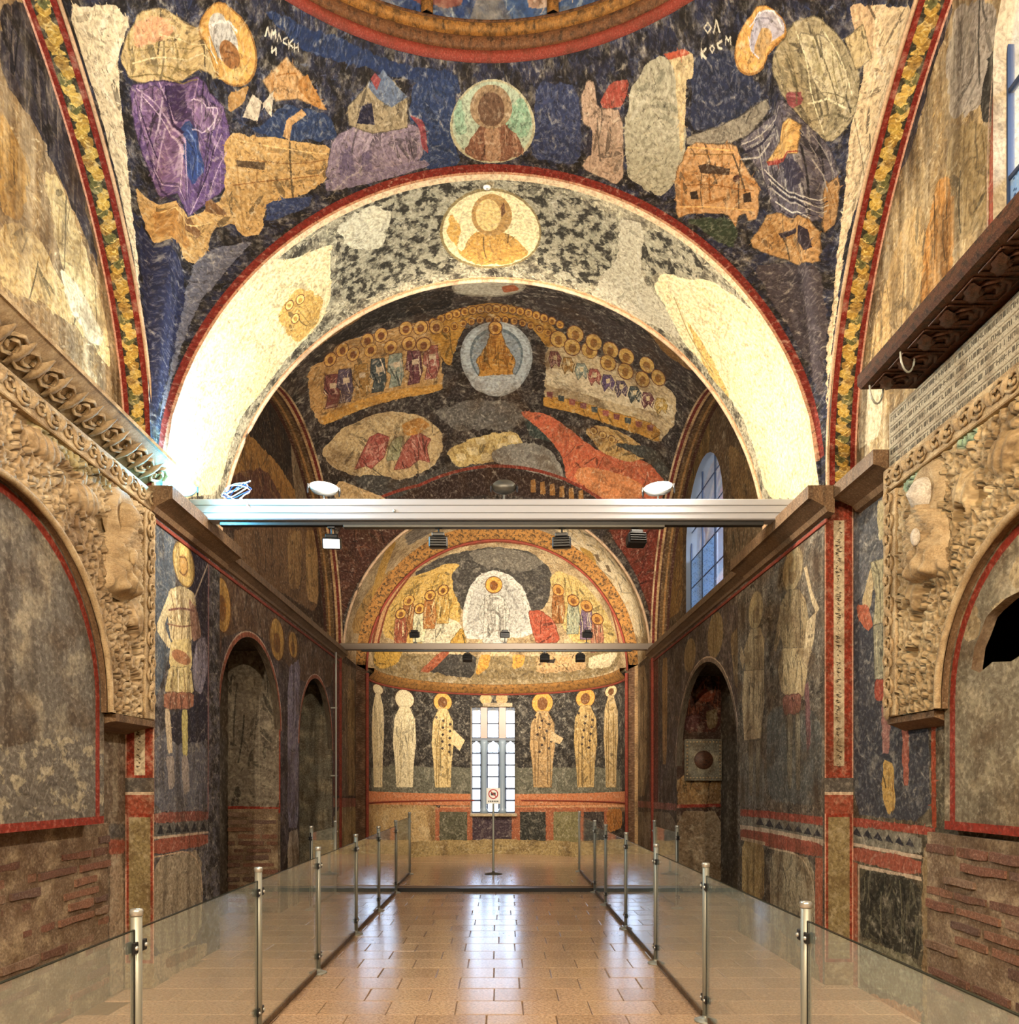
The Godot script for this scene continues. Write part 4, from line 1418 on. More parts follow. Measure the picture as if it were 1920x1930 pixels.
func build_small_things() -> void:
	# wires looped on the beam beside the cool lamp
	var c := thing("cable_bundle", "tangle of blue and white wires on the beam's left end", "cable")
	for k in 5:
		var pts := []
		for j in 14:
			var a := TAU * j / 13.0
			pts.append(V(-2.06 + 0.10 * cos(a) + 0.02 * sin(k * 2.1 + a * 2.0), 3.83 + 0.055 * sin(a + k * 0.5) + 0.01 * k, 6.0 + 0.02 * sin(a * 3.0 + k)))
		part(c, "wire", tube(pts, 0.005, 5), M.cable if k % 2 else M.white)
	part(c, "wire", tube([V(-2.02, 3.78, 5.98), V(-1.98, 3.74, 5.94), V(-1.95, 3.70, 5.95)], 0.006, 5), M.white)
	# two round white markers on the painted crown of the arch
	for k in 2:
		var d := thing("round_marker", ["small white round marker on the painted medallion above the arch", "small white round marker on the arch soffit below the medallion"][k], "marker", [V(0.0, 6.42, 5.41), V(-0.03, 5.975, 5.6)][k])
		part(d, "disc", lathe([[0.0, -0.008], [0.026, -0.008], [0.030, 0.0], [0.026, 0.008], [0.0, 0.010]], 18), M.white, Vector3.ZERO, Vector3(PI / 2.0 if k == 0 else 0.3, 0, 0))
		part(d, "hub", lathe([[0.0, 0.0], [0.008, 0.0], [0.006, 0.014], [0.0, 0.016]], 10), M.steel, Vector3.ZERO, Vector3(PI / 2.0 if k == 0 else PI, 0, 0))
	# sign on a pole in the apse
	var s := thing("sign_stand", "white prohibition sign on a steel pole before the apse window", "sign", V(-0.05, FLOOR_UP, 11.75))
	part(s, "pole", tube([Vector3(0, 0, 0), Vector3(0, 1.2, 0)], 0.018, 10), M.steel)
	part(s, "foot_plate", lathe([[0.0, 0.0], [0.14, 0.0], [0.14, 0.012], [0.03, 0.03], [0.02, 0.05]], 20), M.grey_metal)
	var sp := part(s, "sign_plate", rbox(Vector3(0.22, 0.25, 0.012), 0.004), M.white, Vector3(0, 1.24, 0.02))
	var tor := TorusMesh.new()
	tor.inner_radius = 0.062
	tor.outer_radius = 0.078
	tor.rings = 28
	tor.ring_segments = 6
	part(sp, "prohibition_ring", tor, M.red, Vector3(0, 0.03, 0.007), Vector3(PI / 2.0, 0, 0))
	part(sp, "prohibition_bar", rbox(Vector3(0.14, 0.014, 0.006), 0.002), M.red, Vector3(0, 0.03, 0.009), Vector3(0, 0, -PI / 4.0))
	part(sp, "camera_symbol", rbox(Vector3(0.075, 0.045, 0.004), 0.0015), M.black, Vector3(0, 0.03, 0.006))
	for k in 6:
		part(sp, "caption_stroke", rbox(Vector3(0.02, 0.022, 0.003), 0.001), M.black, Vector3(-0.07 + k * 0.028, -0.085, 0.007))
	# stone panel with round boss in the right niche
	var p := thing("stone_plaque", "square grey stone plaque with beaded frame and dark round boss, right niche", "plaque", V(2.79, 1.5, 9.985))
	part(p, "panel", rbox(Vector3(0.5, 0.56, 0.05), 0.008), M.grey_plaster, Vector3(0, 0.30, 0))
	part(p, "boss", lathe([[0.0, 0.03], [0.05, 0.03], [0.07, 0.02], [0.115, 0.025], [0.13, 0.0]], 24), M.dark_carving, Vector3(0, 0.30, 0.02), Vector3(PI / 2.0, 0, 0))
	var bead := SphereMesh.new()
	bead.radius = 0.013
	bead.height = 0.026
	bead.radial_segments = 8
	bead.rings = 4
	for k in 11:
		var q := -0.22 + k * 0.044
		for e in [[q, 0.54], [q, 0.06], [-0.22, 0.30 + q * 1.09], [0.22, 0.30 + q * 1.09]]:
			part(p, "bead", bead, M.cut_stone, Vector3(e[0], e[1], 0.026))
	# conduit on the corner of the second bay
	var d := thing("wall_conduit", "thin pale upright pipe on the left corner before the apse", "pipe", V(-2.36, 0.0, 10.95))
	part(d, "pipe", tube([Vector3(0, 0.02, 0), Vector3(0, 3.42, 0)], 0.014, 8), M.steel)
	for h in [0.6, 1.6, 2.6]:
		part(d, "pipe_clip", rbox(Vector3(0.09, 0.02, 0.035), 0.003), M.steel, Vector3(-0.03, h, 0))

# ------------------------------------------------------------------ repeated patterns and plain panels
func paint_patterns() -> void:
	# arch band of the dome bay: red edges, yellow leaves on dark green
	canvas(512, 64, "2c2a1e", [5])
	for k in 34:
		var x := k * 15 + rng.randi_range(-4, 4)
		var y := 33 + int(7.0 * sin(k * 1.9))
		pg(["a8863a", "6e6a34", "c2a252", "8a6a30", "5a5a34", "b89a48"][rng.randi_range(0, 5)], [x - 14, y + 4, x - 6, y - 12, x + 8, y - 14, x + 16, y - 2, x + 9, y + 13, x - 5, y + 12], 3, 2, "d8bf74", -1)
	g.fill_rect(Rect2i(0, 0, 512, 4), Color("c8a088"))
	g.fill_rect(Rect2i(0, 4, 512, 12), Color("6c1c14"))
	g.fill_rect(Rect2i(0, 50, 512, 10), Color("6c1c14"))
	g.fill_rect(Rect2i(0, 60, 512, 4), Color("c8947c"))
	var m := fresco("band", [5, 7, 1])
	m.texture_repeat = true
	m.uv1_scale = Vector3(0.8, 1.0, 1.0)
	# ribs of the second bay: long stripes
	canvas(512, 64, "5c4428", [4])
	g.fill_rect(Rect2i(0, 0, 512, 6), Color("b89a72"))
	g.fill_rect(Rect2i(0, 6, 512, 9), Color("5e2018"))
	g.fill_rect(Rect2i(0, 15, 512, 8), Color("a8865a"))
	g.fill_rect(Rect2i(0, 23, 512, 6), Color("3c2418"))
	g.fill_rect(Rect2i(0, 40, 512, 7), Color("8a6438"))
	g.fill_rect(Rect2i(0, 54, 512, 10), Color("3a2016"))
	m = fresco("rib_band", [2, 5, 7])
	m.texture_repeat = true
	m.uv1_scale = Vector3(0.5, 1.0, 1.0)
	# narrow front faces of the piers
	for s in ["l", "r"]:
		canvas(64, 1024, "86301f", [5])
		g.fill_rect(Rect2i(0, 0, 3, 1024), Color("b88a74"))
		g.fill_rect(Rect2i(61, 0, 3, 1024), Color("b88a74"))
		g.fill_rect(Rect2i(20, 40 if s == "r" else 480, 24, 520 if s == "r" else 100), Color("b5a88c"))
		for k in 130:
			var y := 44 + k * 4
			if s == "l" and (y < 482 or y > 576):
				continue
			pg("3a3026", [22 + rng.randi_range(0, 12), y, 26 + rng.randi_range(0, 14), y + 1, 25 + rng.randi_range(0, 12), y + 4], 0, 0, "", -1)
		if s == "l":
			g.fill_rect(Rect2i(22, 380, 20, 95), Color("6a6252"))
		g.fill_rect(Rect2i(0, 585, 64, 30), Color("4c4844"))
		g.fill_rect(Rect2i(0, 615, 64, 6), Color("b8a48c"))
		g.fill_rect(Rect2i(0, 621, 64, 40), Color("83402e"))
		g.fill_rect(Rect2i(8, 668, 48, 300), Color("7c6e4c"))
		g.fill_rect(Rect2i(0, 975, 64, 49), Color("8f7c5c"))
		fresco("strip_" + s, [5, 2, 7, 1])
	# plaster panels in the tomb niches
	for s in ["l", "r"]:
		canvas(700, 525, "5d5850" if s == "l" else "6e6654", [4, 3, 2])
		if s == "l":
			pg("5d5850", [200, 392, 420, 410, 560, 380, 700, 420, 700, 512, 200, 512], 6, 0, "", 8)
		else:
			for k in 40:
				var x := rng.randi_range(250, 560)
				var y := rng.randi_range(20, 260)
				pg("9a8866", [x, y, x + 26, y - 18, x + 44, y + 4, x + 30, y + 24, x + 6, y + 22], 6, 0, "", 2)
		var zc := 3.75 if s == "l" else 3.32
		var rr := 1.015 if s == "l" else 0.815
		var hh := 2.0 if s == "l" else 1.95
		var line := PackedVector2Array([Vector2((zc + rr - 2.2) * 250.0, 512)])
		for p in half_round(zc, rr, hh, rr):
			line.append(Vector2((p.x - 2.2) * 250.0, (3.3 - p.y) * 250.0))
		stroke(line, Color("7a2a1e"), 12.0)
		g.fill_rect(Rect2i(0, 508, 700, 17), Color("7a2a1e"))
		fresco("panel_" + s, [5, 7])
	# plaster inside the niches, its dark colour holding part of their shade
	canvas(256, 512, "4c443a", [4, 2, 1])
	m = fresco("shaded_niche_plaster", [5, 7])
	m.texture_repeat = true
	# jambs beside the apse
	canvas(128, 512, "6a4c36", [4, 2])
	g.fill_rect(Rect2i(50, 0, 20, 512), Color("a8865c"))
	g.fill_rect(Rect2i(100, 0, 14, 512), Color("5e2a1e"))
	m = fresco("jamb", [4, 5, 7])
	m.texture_repeat = true
	# dome: blue and pale panels between the ribs
	canvas(2048, 384, "2c3a5c", [1, 3])
	for k in 16:
		var x := k * 128
		pg(["3a5482", "b09c8a", "4a6490", "2e4270"][k % 4], [x + 14, 200, x + 114, 200, x + 118, 384, x + 10, 384], 3, 6, "9fb0c0", 1)
		pg(["7c4a44", "a88c7c", "8a9cb0", "b09a70"][(k + 1) % 4], [x + 34, 230, x + 92, 226, x + 104, 350, x + 98, 372, x + 30, 372], 3, 8, "d0c4b8", -1)
	fresco("dome", [5, 1, 7])
	# frosted lattice glass
	canvas(256, 256, "8fb0cc", [1, 7])
	for k in 240:
		var x := rng.randi_range(0, 250)
		var y := rng.randi_range(0, 250)
		el("3c5a7c", x, y, rng.randi_range(2, 5), rng.randi_range(2, 5))
	m = fresco("lattice", [7], 0.4)
	m.texture_repeat = true
	m.uv1_triplanar = true
	m.uv1_scale = Vector3.ONE * 2.0
	m.backlight_enabled = true
	m.backlight = Color(0.9, 0.9, 0.9)
	grained("inscription_stone", "a39a84", [5, 2, 7], 1.2)
	plain("dark_letters", "4c463a", 0.8)

# ------------------------------------------------------------------ paintings, in pixels of each wall's own sheet
func paint_all() -> void:
	paint_east()
	paint_soffit()
	paint_vault()
	paint_bema()
	paint_conch()
	paint_apse()
	paint_pier_l()
	paint_pier_r()
	paint_dome_r()
	paint_dome_l()
	paint_tym_l()
	paint_tym_r()
	paint_lun_l()
	paint_lun_r()
	paint_bay_l()
	paint_bay_r()
	paint_nich_l()
	paint_nich_r()
	paint_slab_l()
	paint_slab_r()
	paint_patterns()

func paint_east() -> void:
	canvas(2048, 1024, "22253a", [1, 9, 0, 5])
	brush_all(["1a1c2c", "2a3454", "23283f", "3c404e", "14141c", "2f3550"], 110)
	for t in [0, 1, 0, 9]:
		lay(g, t)
	pg("22304f",[482,167,533,170,584,117,669,112,695,148,554,173],3,0,"",-1)
	pg("1f2c4c",[497,33,670,23,818,28,943,27,957,56,870,47,748,42,586,51],3,0,"",-1)
	pg("243253",[845,43,944,36,934,115,958,176,876,189,838,102],4,0,"",-1)
	pg("2b3350",[1132,38,1229,52,1225,179,1114,165],4,0,"",-1)
	pg("23283c",[1473,65,1567,84,1596,157,1509,160,1449,151],3,0,"",-1)
	pg("cdbf9f",[192,197,265,130,295,134,291,188,311,247,334,319,366,464,387,638,402,805,390,708,364,500,328,394,277,293],3,5,"e2d8bf",-1)
	pg("cdb58e",[1786,133,1866,210,1799,315,1724,399,1688,449,1654,623,1637,800,1644,623,1673,457,1691,378,1716,275,1754,218],3,5,"e0d2b4",-1)
	pg("bfa27c",[1763,119,1801,146,1771,209,1759,152],3,3,"a58a68",-1)
	pg("bba373",[296,155,304,117,335,96,379,97,424,99,470,93,472,126,391,166,318,202,295,187],2,9,"8c7a4c",-1)
	pg("cf9a72",[301,132,335,105,366,110,340,137,313,160],3,0,"",-1)
	el("8a6230",456,94,60,40)
	el("c99a54",455,94,57,38)
	el("b9b6ae",442,92,34,22)
	el("8c5f36",462,100,22,14)
	pg("c8a868",[451,137,489,120,502,94,475,111],1,0,"",-1)
	pg("55406a",[317,209,353,181,384,170,469,159,488,184,500,218,499,271,478,302,438,360,392,347,376,318,341,268],2,16,"8d7596",-1)
	pg("6d5378",[324,212,362,182,397,231,412,283,433,350,389,319,360,272],2,9,"a894ab",-1)
	pg("392a4c",[369,179,396,170,407,232,386,222],2,0,"",-1)
	pg("2d3f72",[401,231,436,235,460,263,443,300,421,310,410,283],2,0,"",-1)
	pg("7d6286",[408,197,465,165,472,176,460,205,419,230],2,5,"b3a0b4",-1)
	pg("a07a48",[475,142,510,117,506,142,482,167],2,0,"",-1)
	pg("b3905a",[483,192,573,168,683,158,677,221,622,262,569,285,563,346,536,356,517,332,486,352,475,431,448,433,434,421,394,435,367,392,352,352,386,360,438,361,500,291],3,8,"8f6c3e",-1)
	pg("9a6f3a",[383,374,434,373,454,407,401,430],3,0,"",-1)
	pg("4c3a26",[509,225,560,211,560,224,513,233],1,0,"",-1)
	pg("6a4a2c",[468,312,477,304,505,318,499,324,469,329],1,0,"",-1)
	pg("6a4a2c",[434,365,446,355,468,370,462,380,437,380],1,0,"",-1)
	pg("b48c5c",[532,104,569,65,616,79,662,107,603,106,563,120],1,3,"8e5f2c",-1)
	pg("9a6a34",[594,89,616,73,664,108,635,108],1,0,"",-1)
	pg("b9ad98",[508,161,518,126,538,129,536,156],1,0,"",-1)
	pg("c4b8a2",[539,131,556,107,560,143,550,138],1,0,"",-1)
	pg("b08a5c",[585,164,588,139,614,117,625,122,600,143,599,166],1,0,"",-1)
	pg("565763",[419,792,436,671,451,504,459,436,489,390,552,359,522,409,477,498,453,597,432,750],3,0,"",-1)
	pg("20243e",[365,401,394,443,444,444,453,497,436,659,414,785,403,767,387,591],4,0,"",-1)
	pg("2a3556",[569,279,651,254,642,281,569,321],3,0,"",-1)
	pg("7c6f80",[681,144,759,101,868,107,873,165,766,211,671,224],2,7,"9f92a0",-1)
	pg("5a5068",[697,170,717,154,733,206,700,214],1,0,"",-1)
	pg("5a5068",[742,165,761,155,765,204,742,207],1,0,"",-1)
	pg("8d8066",[705,96,742,62,800,48,833,71,836,111,762,128,712,121],1,4,"6e6450",-1)
	pg("59667c",[742,62,774,39,833,66,799,84,768,76],1,0,"",-1)
	pg("19182a",[727,116,733,91,755,83,765,114],1,0,"",-1)
	pg("7d3a3c",[748,54,756,45,771,51,764,65],1,0,"",-1)
	pg("7a3a42",[837,90,873,98,885,156,870,146,862,109],2,0,"",-1)
	pg("6f6478",[671,220,763,195,875,167,890,180,764,221,675,245],2,0,"",-1)
	el("a6a284",1028,103,98,70)
	el("9fae98",1028,101,92,65)
	pg("7ea187",[1099,57,1120,97,1103,126,1055,113,1062,75],3,0,"",-1)
	pg("84a48c",[954,56,972,114,946,119,937,88],3,0,"",-1)
	pg("6e4a38",[961,149,988,114,1013,91,1050,91,1086,119,1100,152,1055,170,994,168],3,6,"9c7a62",-1)
	pg("94745a",[1009,104,1043,102,1049,167,1012,168],2,0,"",-1)
	el("8a7358",1025,73,49,33)
	el("5b4434",1025,76,31,26)
	pg("a48c78",[1232,67,1249,48,1265,53,1266,86,1319,96,1309,230,1224,186,1243,160,1252,116,1232,106],2,5,"84705e",-1)
	pg("23212c",[1241,118,1252,119,1247,162,1236,165],1,0,"",-1)
	pg("8c4034",[1273,79,1300,58,1343,61,1320,93,1279,89],2,0,"",-1)
	pg("9a9680",[1320,212,1319,130,1339,73,1381,50,1417,48,1446,64,1446,116,1433,193,1405,238,1380,257],4,0,"",-1)
	pg("bba77e",[1424,48,1482,59,1472,87,1456,86,1427,192,1432,113,1438,68],2,0,"",-1)
	pg("a04a34",[1421,48,1466,53,1475,60,1430,56],1,0,"",-1)
	pg("7d7668",[1440,159,1501,161,1597,161,1602,179,1545,194,1440,172],2,4,"5e594e",-1)
	el("8f6430",1608,96,52,32)
	el("cf9d58",1608,95,49,30)
	el("aaa6b2",1624,94,34,21)
	el("b8935f",1616,105,21,14)
	pg("978b6c",[1624,140,1669,96,1712,104,1740,155,1752,211,1729,260,1681,270,1645,212,1631,183],2,12,"6d654e",-1)
	pg("b6ab8a",[1673,108,1718,134,1733,202,1716,231,1681,188],2,5,"8c825f",-1)
	pg("b7a47a",[1742,150,1774,153,1775,203,1746,198],1,3,"8f7f5c",-1)
	pg("7c3f44",[1638,186,1658,180,1656,195,1639,212],2,0,"",-1)
	pg("4d4852",[1532,194,1574,190,1629,189,1645,212,1681,270,1689,330,1664,380,1628,399,1579,332,1563,252],2,18,"8b8782",-1)
	pg("2e2b3a",[1601,254,1637,292,1641,326,1609,322],3,0,"",-1)
	pg("c59c5e",[1577,244,1634,221,1649,231,1638,278],1,2,"8e6a36",-1)
	pg("7d2c24",[1577,244,1638,273,1640,276,1578,251],1,0,"",-1)
	pg("b0875a",[1410,219,1446,168,1528,194,1537,232,1558,276,1547,329,1532,329,1529,313,1516,315,1510,339,1498,305,1435,295,1411,305],2,7,"8a5a2a",-1)
	pg("3a2a1e",[1456,209,1471,209,1512,229,1509,239,1459,222],1,0,"",-1)
	pg("2c2018",[1437,253,1450,253,1451,269,1438,267],1,0,"",-1)
	pg("2c2018",[1528,278,1541,279,1541,296,1528,293],1,0,"",-1)
	el("3a2018",1520,248,6,6)
	pg("a07a4c",[1527,375,1569,321,1651,401,1644,478,1585,423],2,6,"7c5426",-1)
	pg("231a20",[1617,385,1635,407,1638,441,1623,438,1610,404],1,0,"",-1)
	pg("231a20",[1578,369,1610,378,1611,387,1582,379],1,0,"",-1)
	pg("a07c52",[1663,330,1690,328,1674,405,1651,411],2,3,"7c5426",-1)
	pg("2c3526",[1425,306,1498,312,1515,349,1503,380,1461,341],3,0,"",-1)
	pg("3b3438",[1535,419,1584,428,1645,481,1647,602,1630,758,1592,594,1556,493],4,0,"",-1)
	ln("c9c3b0",[520,57,521,48,528,54],3)
	ln("c9c3b0",[532,56,530,48,535,51,537,46,541,53],3)
	ln("c9c3b0",[545,56,545,47,553,53],2)
	ln("c9c3b0",[563,46,556,50,557,53,565,53],2)
	ln("c9c3b0",[566,48,570,56,569,51,575,45,569,51,578,53],2)
	ln("c9c3b0",[579,48,582,56,581,52,588,50,586,46,590,54],2)
	ln("c9c3b0",[537,63,539,69,545,62,548,69],3)
	ln("c2bca8",[1499,62,1496,71,1497,67,1508,64,1497,67,1504,74],3)
	ln("c2bca8",[1515,66,1521,65,1524,69,1518,72,1515,66],2)
	ln("c2bca8",[1541,67,1531,67,1531,71,1538,74],3)
	ln("c2bca8",[1546,73,1551,65,1553,71,1559,68,1556,76],2)
	ln("c2bca8",[1513,44,1523,42,1527,48,1518,51,1513,44],2)
	ln("c2bca8",[1529,54,1540,45,1541,57],3)
	ln("a891aa",[330,206,361,206,390,227,408,258,415,288,431,331],4)
	ln("b9a4b6",[340,210,371,220,397,246,409,284,413,334],3)
	ln("a891aa",[361,180,379,198,397,228],2)
	ln("2a1c3a",[371,180,388,218,405,249],4)
	ln("2a1c3a",[370,293,389,324,410,371,437,355],3)
	ln("2a1c3a",[339,227,362,259,381,287],2)
	ln("a08aa4",[379,306,402,336,436,352],3)
	ln("a08aa4",[445,348,461,289,466,242,477,199],3)
	ln("c2b0bf",[408,200,440,183,464,166,461,191,445,216,418,239],3)
	ln("a08aa4",[471,303,480,249,491,219],2)
	ln("2a1c3a",[453,313,466,261,468,222],4)
	ln("8d7593",[377,246,395,273,404,316],3)
	ln("8d7593",[353,251,375,281,392,309],2)
	ln("1c2748",[411,260,436,263,436,294],3)
	ln("5068a0",[409,247,441,252,446,277],3)
	ln("6f6038",[315,199,357,166,410,171],3)
	ln("d2c194",[315,179,351,147,399,136,450,131],3)
	ln("7d6c42",[320,158,355,133,395,123,437,123],2)
	ln("d2c194",[343,125,381,115,419,125],2)
	ln("7d6c42",[339,167,378,149,415,158],2)
	ln("e0d8cc",[413,98,426,83,448,69,466,72],3)
	ln("d6d0c6",[415,109,425,122,444,121],2)
	ln("86807a",[421,93,426,112,444,113],2)
	ln("5c3a22",[453,101,467,96],2)
	ln("7a5128",[532,215,618,201,677,182],2)
	ln("cfae74",[499,196,575,182,672,174],3)
	ln("7a5128",[510,266,564,241,659,214],3)
	ln("cfae74",[396,376,442,373,483,343],3)
	ln("b3aea2",[1570,253,1593,292,1635,355,1663,351],3)
	ln("b3aea2",[1575,271,1600,311,1638,365,1666,366],3)
	ln("a29d94",[1579,291,1607,332,1640,375,1662,375],3)
	ln("c2beb0",[1581,313,1610,353,1640,388],3)
	ln("221f2c",[1573,262,1597,302,1638,362,1665,359],3)
	ln("221f2c",[1578,284,1604,323,1639,370],4)
	ln("221f2c",[1586,330,1617,371,1647,383],3)
	ln("a29d94",[1539,200,1565,203,1591,200,1623,198],3)
	ln("221f2c",[1542,214,1575,214,1604,205],4)
	ln("a29d94",[1533,221,1565,231,1588,221],3)
	ln("8f8b86",[1654,232,1672,272,1682,319],2)
	ln("221f2c",[1646,239,1662,276,1668,314],2)
	ln("8f8b86",[1653,282,1665,313,1667,343],2)
	ln("5e573f",[1650,125,1656,157,1649,200],2)
	ln("cfc6a2",[1673,108,1678,143,1670,190,1677,249],3)
	ln("5e573f",[1697,118,1704,162,1708,226],3)
	ln("cfc6a2",[1713,123,1729,169,1732,227],3)
	ln("5e573f",[1664,188,1697,196,1729,232],2)
	ln("cfc6a2",[1664,200,1694,206,1721,240],3)
	ln("5e573f",[1676,224,1700,232,1717,252],3)
	ln("d8d4dc",[1599,74,1624,74,1649,79,1654,96],2)
	ln("c6c2cc",[1592,82,1591,98,1602,113],2)
	ln("7d7a86",[1613,75,1638,86,1648,95],2)
	ln("7c5a2c",[1444,186,1520,208],2)
	ln("d2a664",[1441,175,1484,188,1524,204],4)
	ln("7a4c20",[1428,239,1476,245,1547,279],3)
	ln("d2a664",[1418,280,1472,286,1543,312],4)
	# red and cream border that follows the arches
	var edge := PackedVector2Array()
	for k in 301:
		var th := deg_to_rad(-75.0 + k * 0.5)
		var f := foot(th)
		if f.y < 3.6 or absf(rad_to_deg(th)) > 43.7:
			continue
		edge.append(Vector2((rad_to_deg(th) + 75.0) / 150.0 * 2048.0, (6.62 - f.y) / 3.2 * 1024.0 - 11.0))
	stroke(edge, Color("6a2018"), 24.0)
	for k in edge.size():
		edge[k].y += 9.0
	stroke(edge, Color("b98a6c"), 7.0)
	fresco("east", [5, 7, 9, 10])

func paint_soffit() -> void:
	canvas(2048, 308, "8f8973", [0, 3, 5, 1])
	brush_all(["7a745f", "9a947e", "5c5748", "b0a88e", "3c382e"], 60)
	for t in [0, 3]:
		lay(g, t)
	pg("8d8670",[714,3,850,-1,998,14,951,78,914,193,940,267,785,275,664,259,680,98],8,0,"",11)
	pg("8d8670",[1061,20,1191,28,1284,45,1307,138,1277,222,1244,290,1126,254,1134,145],8,0,"",11)
	pg("8d8670",[1348,37,1434,4,1499,36,1473,84,1401,125,1387,166,1359,137],6,0,"",11)
	pg("a49b84",[1291,44,1345,27,1365,166,1458,216,1509,268,1357,304,1262,308,1278,225,1308,140],4,0,"",-1)
	pg("b0a991",[694,33,780,18,819,56,781,144,714,105],9,0,"",3)
	pg("cdb98c",[0,-14,97,-20,241,-11,411,-6,536,-4,600,46,652,59,682,69,665,103,641,203,595,256,520,266,402,273,302,250,131,277],5,0,"b89e6a",3)
	pg("cfbb90",[2045,-7,1957,-10,1759,-8,1601,21,1518,46,1474,88,1409,122,1400,174,1459,222,1519,267,1611,267,1742,257,1929,279],5,0,"b49a66",3)
	pg("b8924e",[504,140,577,111,625,189,591,251,523,259],6,6,"8f6c34",-1)
	pg("bd9a58",[1494,194,1549,210,1696,264,1595,278],5,5,"96733a",-1)
	el("5a3420",544,139,12,13)
	el("d2b064",544,139,10,11)
	el("a8803c",544,140,5,6)
	el("5a3420",572,148,12,14)
	el("d2b064",572,148,10,12)
	el("a8803c",571,150,5,7)
	el("5a3420",544,185,12,14)
	el("d2b064",544,185,10,12)
	el("a8803c",544,186,5,7)
	ln("8d7a50",[1454,162,1526,238,1617,259],6)
	el("7c6a44",1021,150,111,117)
	el("d8c596",1022,150,106,110)
	pg("c2934a",[939,90,959,138,944,199,972,245,924,147],4,0,"",-1)
	pg("b98a44",[949,216,982,156,1022,142,1069,163,1111,211,1064,252,990,256],4,8,"8f6c3a",-1)
	el("a07a46",1024,106,43,58)
	el("cfae70",1017,106,27,44)
	pg("5a3a20",[1044,83,1051,68,1053,97,1046,111],1,0,"",-1)
	g.fill_rect(Rect2i(0, 0, 2048, 14), Color("c9ab86"))
	g.fill_rect(Rect2i(0, 296, 2048, 12), Color("b8865c"))
	fresco("soffit", [5, 7])

